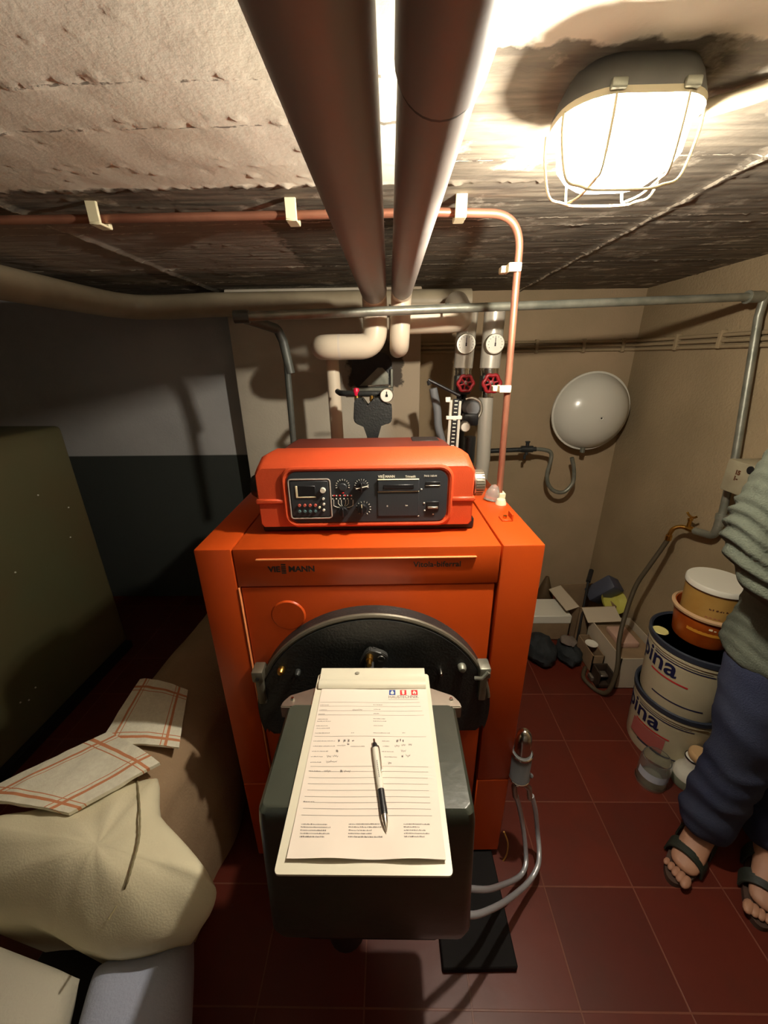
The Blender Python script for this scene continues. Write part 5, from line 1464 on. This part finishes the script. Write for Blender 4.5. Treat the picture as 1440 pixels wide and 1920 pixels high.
def person():
    t = thing('person', 'person in grey green sweater, blue jeans and dark sandals standing at the right edge', 'person', (1.03,.76,0))
    M_skin = mat('skin',(176,132,106),.55,rgb2=(168,122,98),scale=10)
    J = {'pelvis':((1.03,.78,.90),(.13,.095)),'waist':((1.03,.775,1.03),(.125,.09)),'chest':((1.03,.775,1.22),(.145,.10)),'upper':((1.03,.785,1.34),(.13,.085)),
         'neck':((1.03,.775,1.44),.052),'head0':((1.03,.76,1.50),.060),'head1':((1.03,.755,1.57),(.072,.085)),'head2':((1.03,.76,1.635),(.068,.08)),
         'shR':((.885,.785,1.345),.055),'elR':((.800,.778,1.08),.040),'wrR':((.862,.68,.93),.028),'hR':((.90,.665,.885),(.036,.018)),
         'shL':((1.175,.785,1.345),.055),'elL':((1.215,.80,1.08),.040),'wrL':((1.19,.69,.93),.028),'hL':((1.165,.67,.885),(.036,.018)),
         'hipR':((.945,.78,.86),.085),'knR':((.960,.75,.47),.050),'anR':((.990,.785,.10),.036),'heR':((1.010,.800,.040),.030),'baR':((.895,.715,.034),(.042,.020)),'toR':((.855,.690,.028),(.036,.016)),
         'hipL':((1.115,.78,.86),.085),'knL':((1.125,.75,.47),.055),'anL':((1.135,.73,.10),.036),'heL':((1.150,.745,.040),.030),'baL':((1.055,.630,.034),(.042,.020)),'toL':((1.020,.600,.028),(.036,.016))}
    E = [('pelvis','waist'),('waist','chest'),('chest','upper'),('upper','neck'),('neck','head0'),('head0','head1'),('head1','head2'),
         ('upper','shR'),('shR','elR'),('elR','wrR'),('wrR','hR'),('upper','shL'),('shL','elL'),('elL','wrL'),('wrL','hL'),
         ('pelvis','hipR'),('hipR','knR'),('knR','anR'),('anR','heR'),('anR','baR'),('baR','toR'),('pelvis','hipL'),('hipL','knL'),('knL','anL'),('anL','heL'),('anL','baL'),('baL','toL')]
    for s,x0,dx in (('R',.90,-1),('L',1.165,1)):
        for i,(off,ln) in enumerate(((-.026,.050),(-.009,.060),(.009,.056),(.026,.044))):
            h = J['h'+s][0]; a=(h[0]+off*1.0,h[1]-.004,h[2]-.022); c=(a[0],a[1]+.008,a[2]-ln*.5); d=(a[0],a[1]+.020,a[2]-ln)
            J[f'f{s}{i}a']=(a,.0085); J[f'f{s}{i}b']=(c,.008); J[f'f{s}{i}c']=(d,.0065)
            E += [('h'+s,f'f{s}{i}a'),(f'f{s}{i}a',f'f{s}{i}b'),(f'f{s}{i}b',f'f{s}{i}c')]
        h=J['h'+s][0]; J['th'+s]=((h[0]-dx*.040,h[1]-.012,h[2]-.005),.009); J['tt'+s]=((h[0]-dx*.050,h[1]-.014,h[2]-.030),.008); E += [('h'+s,'th'+s),('th'+s,'tt'+s)]
    bm = skin('body', J, E, 'pelvis', M_skin, t)
    # toes: small separate bulbs joined to the foot front
    for s,(bx,by),(ux,uy) in (('R',(.838,.682),(-.84,-.54)),('L',(1.004,.588),(-.76,-.65))):
        for k in range(5):
            r=.0125-.0013*k; o_=(.026-.0135*k)*(1 if s=='R' else -1); x=bx-uy*o_-ux*.003*k; y=by+ux*o_-uy*.003*k
            bmesh.ops.create_uvsphere(bm,u_segments=12,v_segments=8,radius=r,matrix=Matrix.Translation((x,y,.022+r*.5))@Matrix.Rotation(math.atan2(uy,ux),4,'Z')@Matrix.Diagonal((1.8,1,.8,1)))
    # nose, ears, chin on the head
    for M in (Matrix.Translation((1.03,.668,1.565))@Matrix.Diagonal((.6,1,1.3,1)), Matrix.Translation((.955,.765,1.565))@Matrix.Diagonal((.4,1,1.6,1)), Matrix.Translation((1.105,.765,1.565))@Matrix.Diagonal((.4,1,1.6,1))):
        bmesh.ops.create_uvsphere(bm,u_segments=12,v_segments=8,radius=.018,matrix=M)
    body = obj('body', bm, M_skin, t, 80)
    b = B()
    for x in (1.003,1.057): bmesh.ops.create_uvsphere(b,u_segments=10,v_segments=8,radius=.010,matrix=Matrix.Translation((x,.682,1.585)))
    obj('eyes', b, M_white, t)
    b = B(); bmesh.ops.create_uvsphere(b,u_segments=24,v_segments=16,radius=1,matrix=Matrix.Translation((1.03,.775,1.615))@Matrix.Diagonal((.084,.098,.083,1)))
    bmesh.ops.delete(b, geom=[v for v in b.verts if v.co.z<1.60 and v.co.y<.76], context='VERTS'); obj('hair', b, mat('grey_brown_hair',(96,86,76),.8,bump=.6,bscale=200), t)
    # sweater
    S = {'iR':((.95,.783,1.335),.070),'sR':((.875,.785,1.325),.072),'mR':((.830,.785,1.21),.064),'eR':((.795,.775,1.075),.064),'fR':((.815,.720,1.00),.056),'wR':((.858,.680,.945),.044),
         'i':((1.03,.783,1.335),.075),'iL':((1.11,.783,1.335),.070),'sL':((1.175,.785,1.325),.068),'mL':((1.195,.79,1.21),.056),'eL':((1.205,.785,1.075),.054),'fL':((1.20,.73,1.00),.050),'wL':((1.185,.690,.945),.042)}
    E = [('i','iR'),('iR','sR'),('sR','mR'),('mR','eR'),('eR','fR'),('fR','wR'),('i','iL'),('iL','sL'),('sL','mL'),('mL','eL'),('eL','fL'),('fL','wL')]
    bm = skin('sweater', S, E, 'i', None, t, 2)
    R = []
    for z,rx,ry in ((.745,.160,.130),(.75,.166,.136),(.85,.164,.132),(.98,.158,.126),(1.12,.165,.126),(1.25,.174,.126),(1.34,.170,.112),(1.39,.125,.088),(1.425,.078,.066),(1.43,.070,.058)):
        R.append([bm.verts.new((1.03+rx*math.cos(2*PI*k/40), .775+ry*math.sin(2*PI*k/40), z)) for k in range(40)])
    for A,C in zip(R,R[1:]):
        for k in range(40): bm.faces.new((A[k],A[(k+1)%40],C[(k+1)%40],C[k]))
    bm.faces.new(R[0]); bm.faces.new(R[-1]); bmesh.ops.recalc_face_normals(bm, faces=bm.faces)
    me = bpy.data.meshes.new('tmp_sweater'); bm.to_mesh(me); bm.free()
    o = bpy.data.objects.new('tmp_sweater', me); COL.objects.link(o)
    rm = o.modifiers.new('r','REMESH'); rm.mode = 'VOXEL'; rm.voxel_size = .007
    sm = o.modifiers.new('s','SMOOTH'); sm.iterations = 6; sm.factor = .6
    dg = bpy.context.evaluated_depsgraph_get(); dg.update()
    me2 = bpy.data.meshes.new_from_object(o.evaluated_get(dg)); bm = B(); bm.from_mesh(me2)
    bpy.data.objects.remove(o); bpy.data.meshes.remove(me2); bm.normal_update()
    for v in bm.verts:
        x,y,z = v.co; n = v.normal if v.normal.length else Vector((0,0,1))
        arm = 1.0 if (x < .90 and z < 1.16 and z > .93) else 0.25
        d = .006*arm*math.sin((z*1.0+ (x-.84)*.9 + .012*N(x*9,y*9,z*5))*190) + .005*N(x*9,y*9,z*9)+.003*N(x*24,y*24,z*18)
        if z < .86: d += .010*(.86-z)/.1
        v.co += n*d
    M_sw = mat('grey_green_sweater',(98,103,90),.92,rgb2=(88,93,82),scale=9,bump=.35,bscale=260,spec=.15)
    obj('sweater', bm, M_sw, t, 80)
    # jeans
    L = {'w':((1.03,.775,.98),(.135,.105)),'p':((1.03,.775,.90),(.145,.112)),'hR':((.955,.77,.80),(.088,.098)),'tR':((.938,.76,.66),(.086,.092)),'kR':((.955,.75,.47),(.074,.078)),'cR':((.962,.762,.27),(.072,.078)),'aR':((.968,.772,.08),(.078,.088)),
         'hL':((1.105,.775,.80),(.088,.098)),'tL':((1.130,.765,.66),(.082,.088)),'kL':((1.140,.750,.47),(.068,.072)),'cL':((1.136,.745,.27),(.072,.076)),'aL':((1.130,.728,.08),(.076,.086))}
    E = [('w','p'),('p','hR'),('hR','tR'),('tR','kR'),('kR','cR'),('cR','aR'),('p','hL'),('hL','tL'),('tL','kL'),('kL','cL'),('cL','aL')]
    bm = skin('jeans', L, E, 'p', None, t, 3)
    for v in bm.verts:
        x,y,z = v.co; n=v.normal
        k = 1.0 if z<.30 or (.40<z<.56) else .4
        v.co += n*(.004*k*math.sin(z*70+x*30+5*N(x*9,y*9,z*6))+.006*N(x*8,y*8,z*7))
        if v.co.z < .045: v.co.z = .045+(v.co.z-.045)*.2
    M_je = mat('blue_denim',(54,60,86),.85,rgb2=(66,72,92),scale=7,bump=.3,bscale=300,spec=.15)
    obj('jeans', bm, M_je, t, 80)
    # sandals
    for (hx,hy),(tx,ty),lab in (((1.035,.818),(.818,.668),'R'),((1.172,.768),(.990,.572),'L')):
        d = Vector((tx-hx,ty-hy,0)); Ln=d.length; u=d.normalized(); s=Vector((-u.y,u.x,0))
        out=[]
        for i in range(40):
            a=2*PI*i/40; k=(1-math.cos(a))/2      # 0 heel ..1 toe
            wd = .030+.016*k if True else 0
            out.append(Vector((hx,hy,0))+u*(Ln*k)+s*(wd*math.sin(a)))
        b = B(); A=[b.verts.new((p.x,p.y,0.0)) for p in out]; C=[b.verts.new((p.x,p.y,.018)) for p in out]
        b.faces.new(list(reversed(A))); b.faces.new(C)
        for i in range(40): b.faces.new((A[i],A[(i+1)%40],C[(i+1)%40],C[i]))
        so = obj('sandal', b, mat('brown_sole',(70,50,40),.7) if 'brown_sole' not in bpy.data.materials else bpy.data.materials['brown_sole'], t)
        b = B()
        for k,h,w_ in ((.62,.062,.047),(.34,.098,.044)):
            for off in (-.020,-.015,-.010,-.005,0,.005,.010,.015,.020):
                c0 = Vector((hx,hy,0))+u*(Ln*k+off); P=[]
                for i in range(13):
                    a=PI*i/12; P.append(c0+s*(w_*math.cos(a))+Vector((0,0,.012+(h-.012)*math.sin(a)**.8)))
                tube(b,P,.0036,6)
        obj('sandal_strap', b, mat('dark_green_strap',(34,40,32),.6) if 'dark_green_strap' not in bpy.data.materials else bpy.data.materials['dark_green_strap'], so)
person()
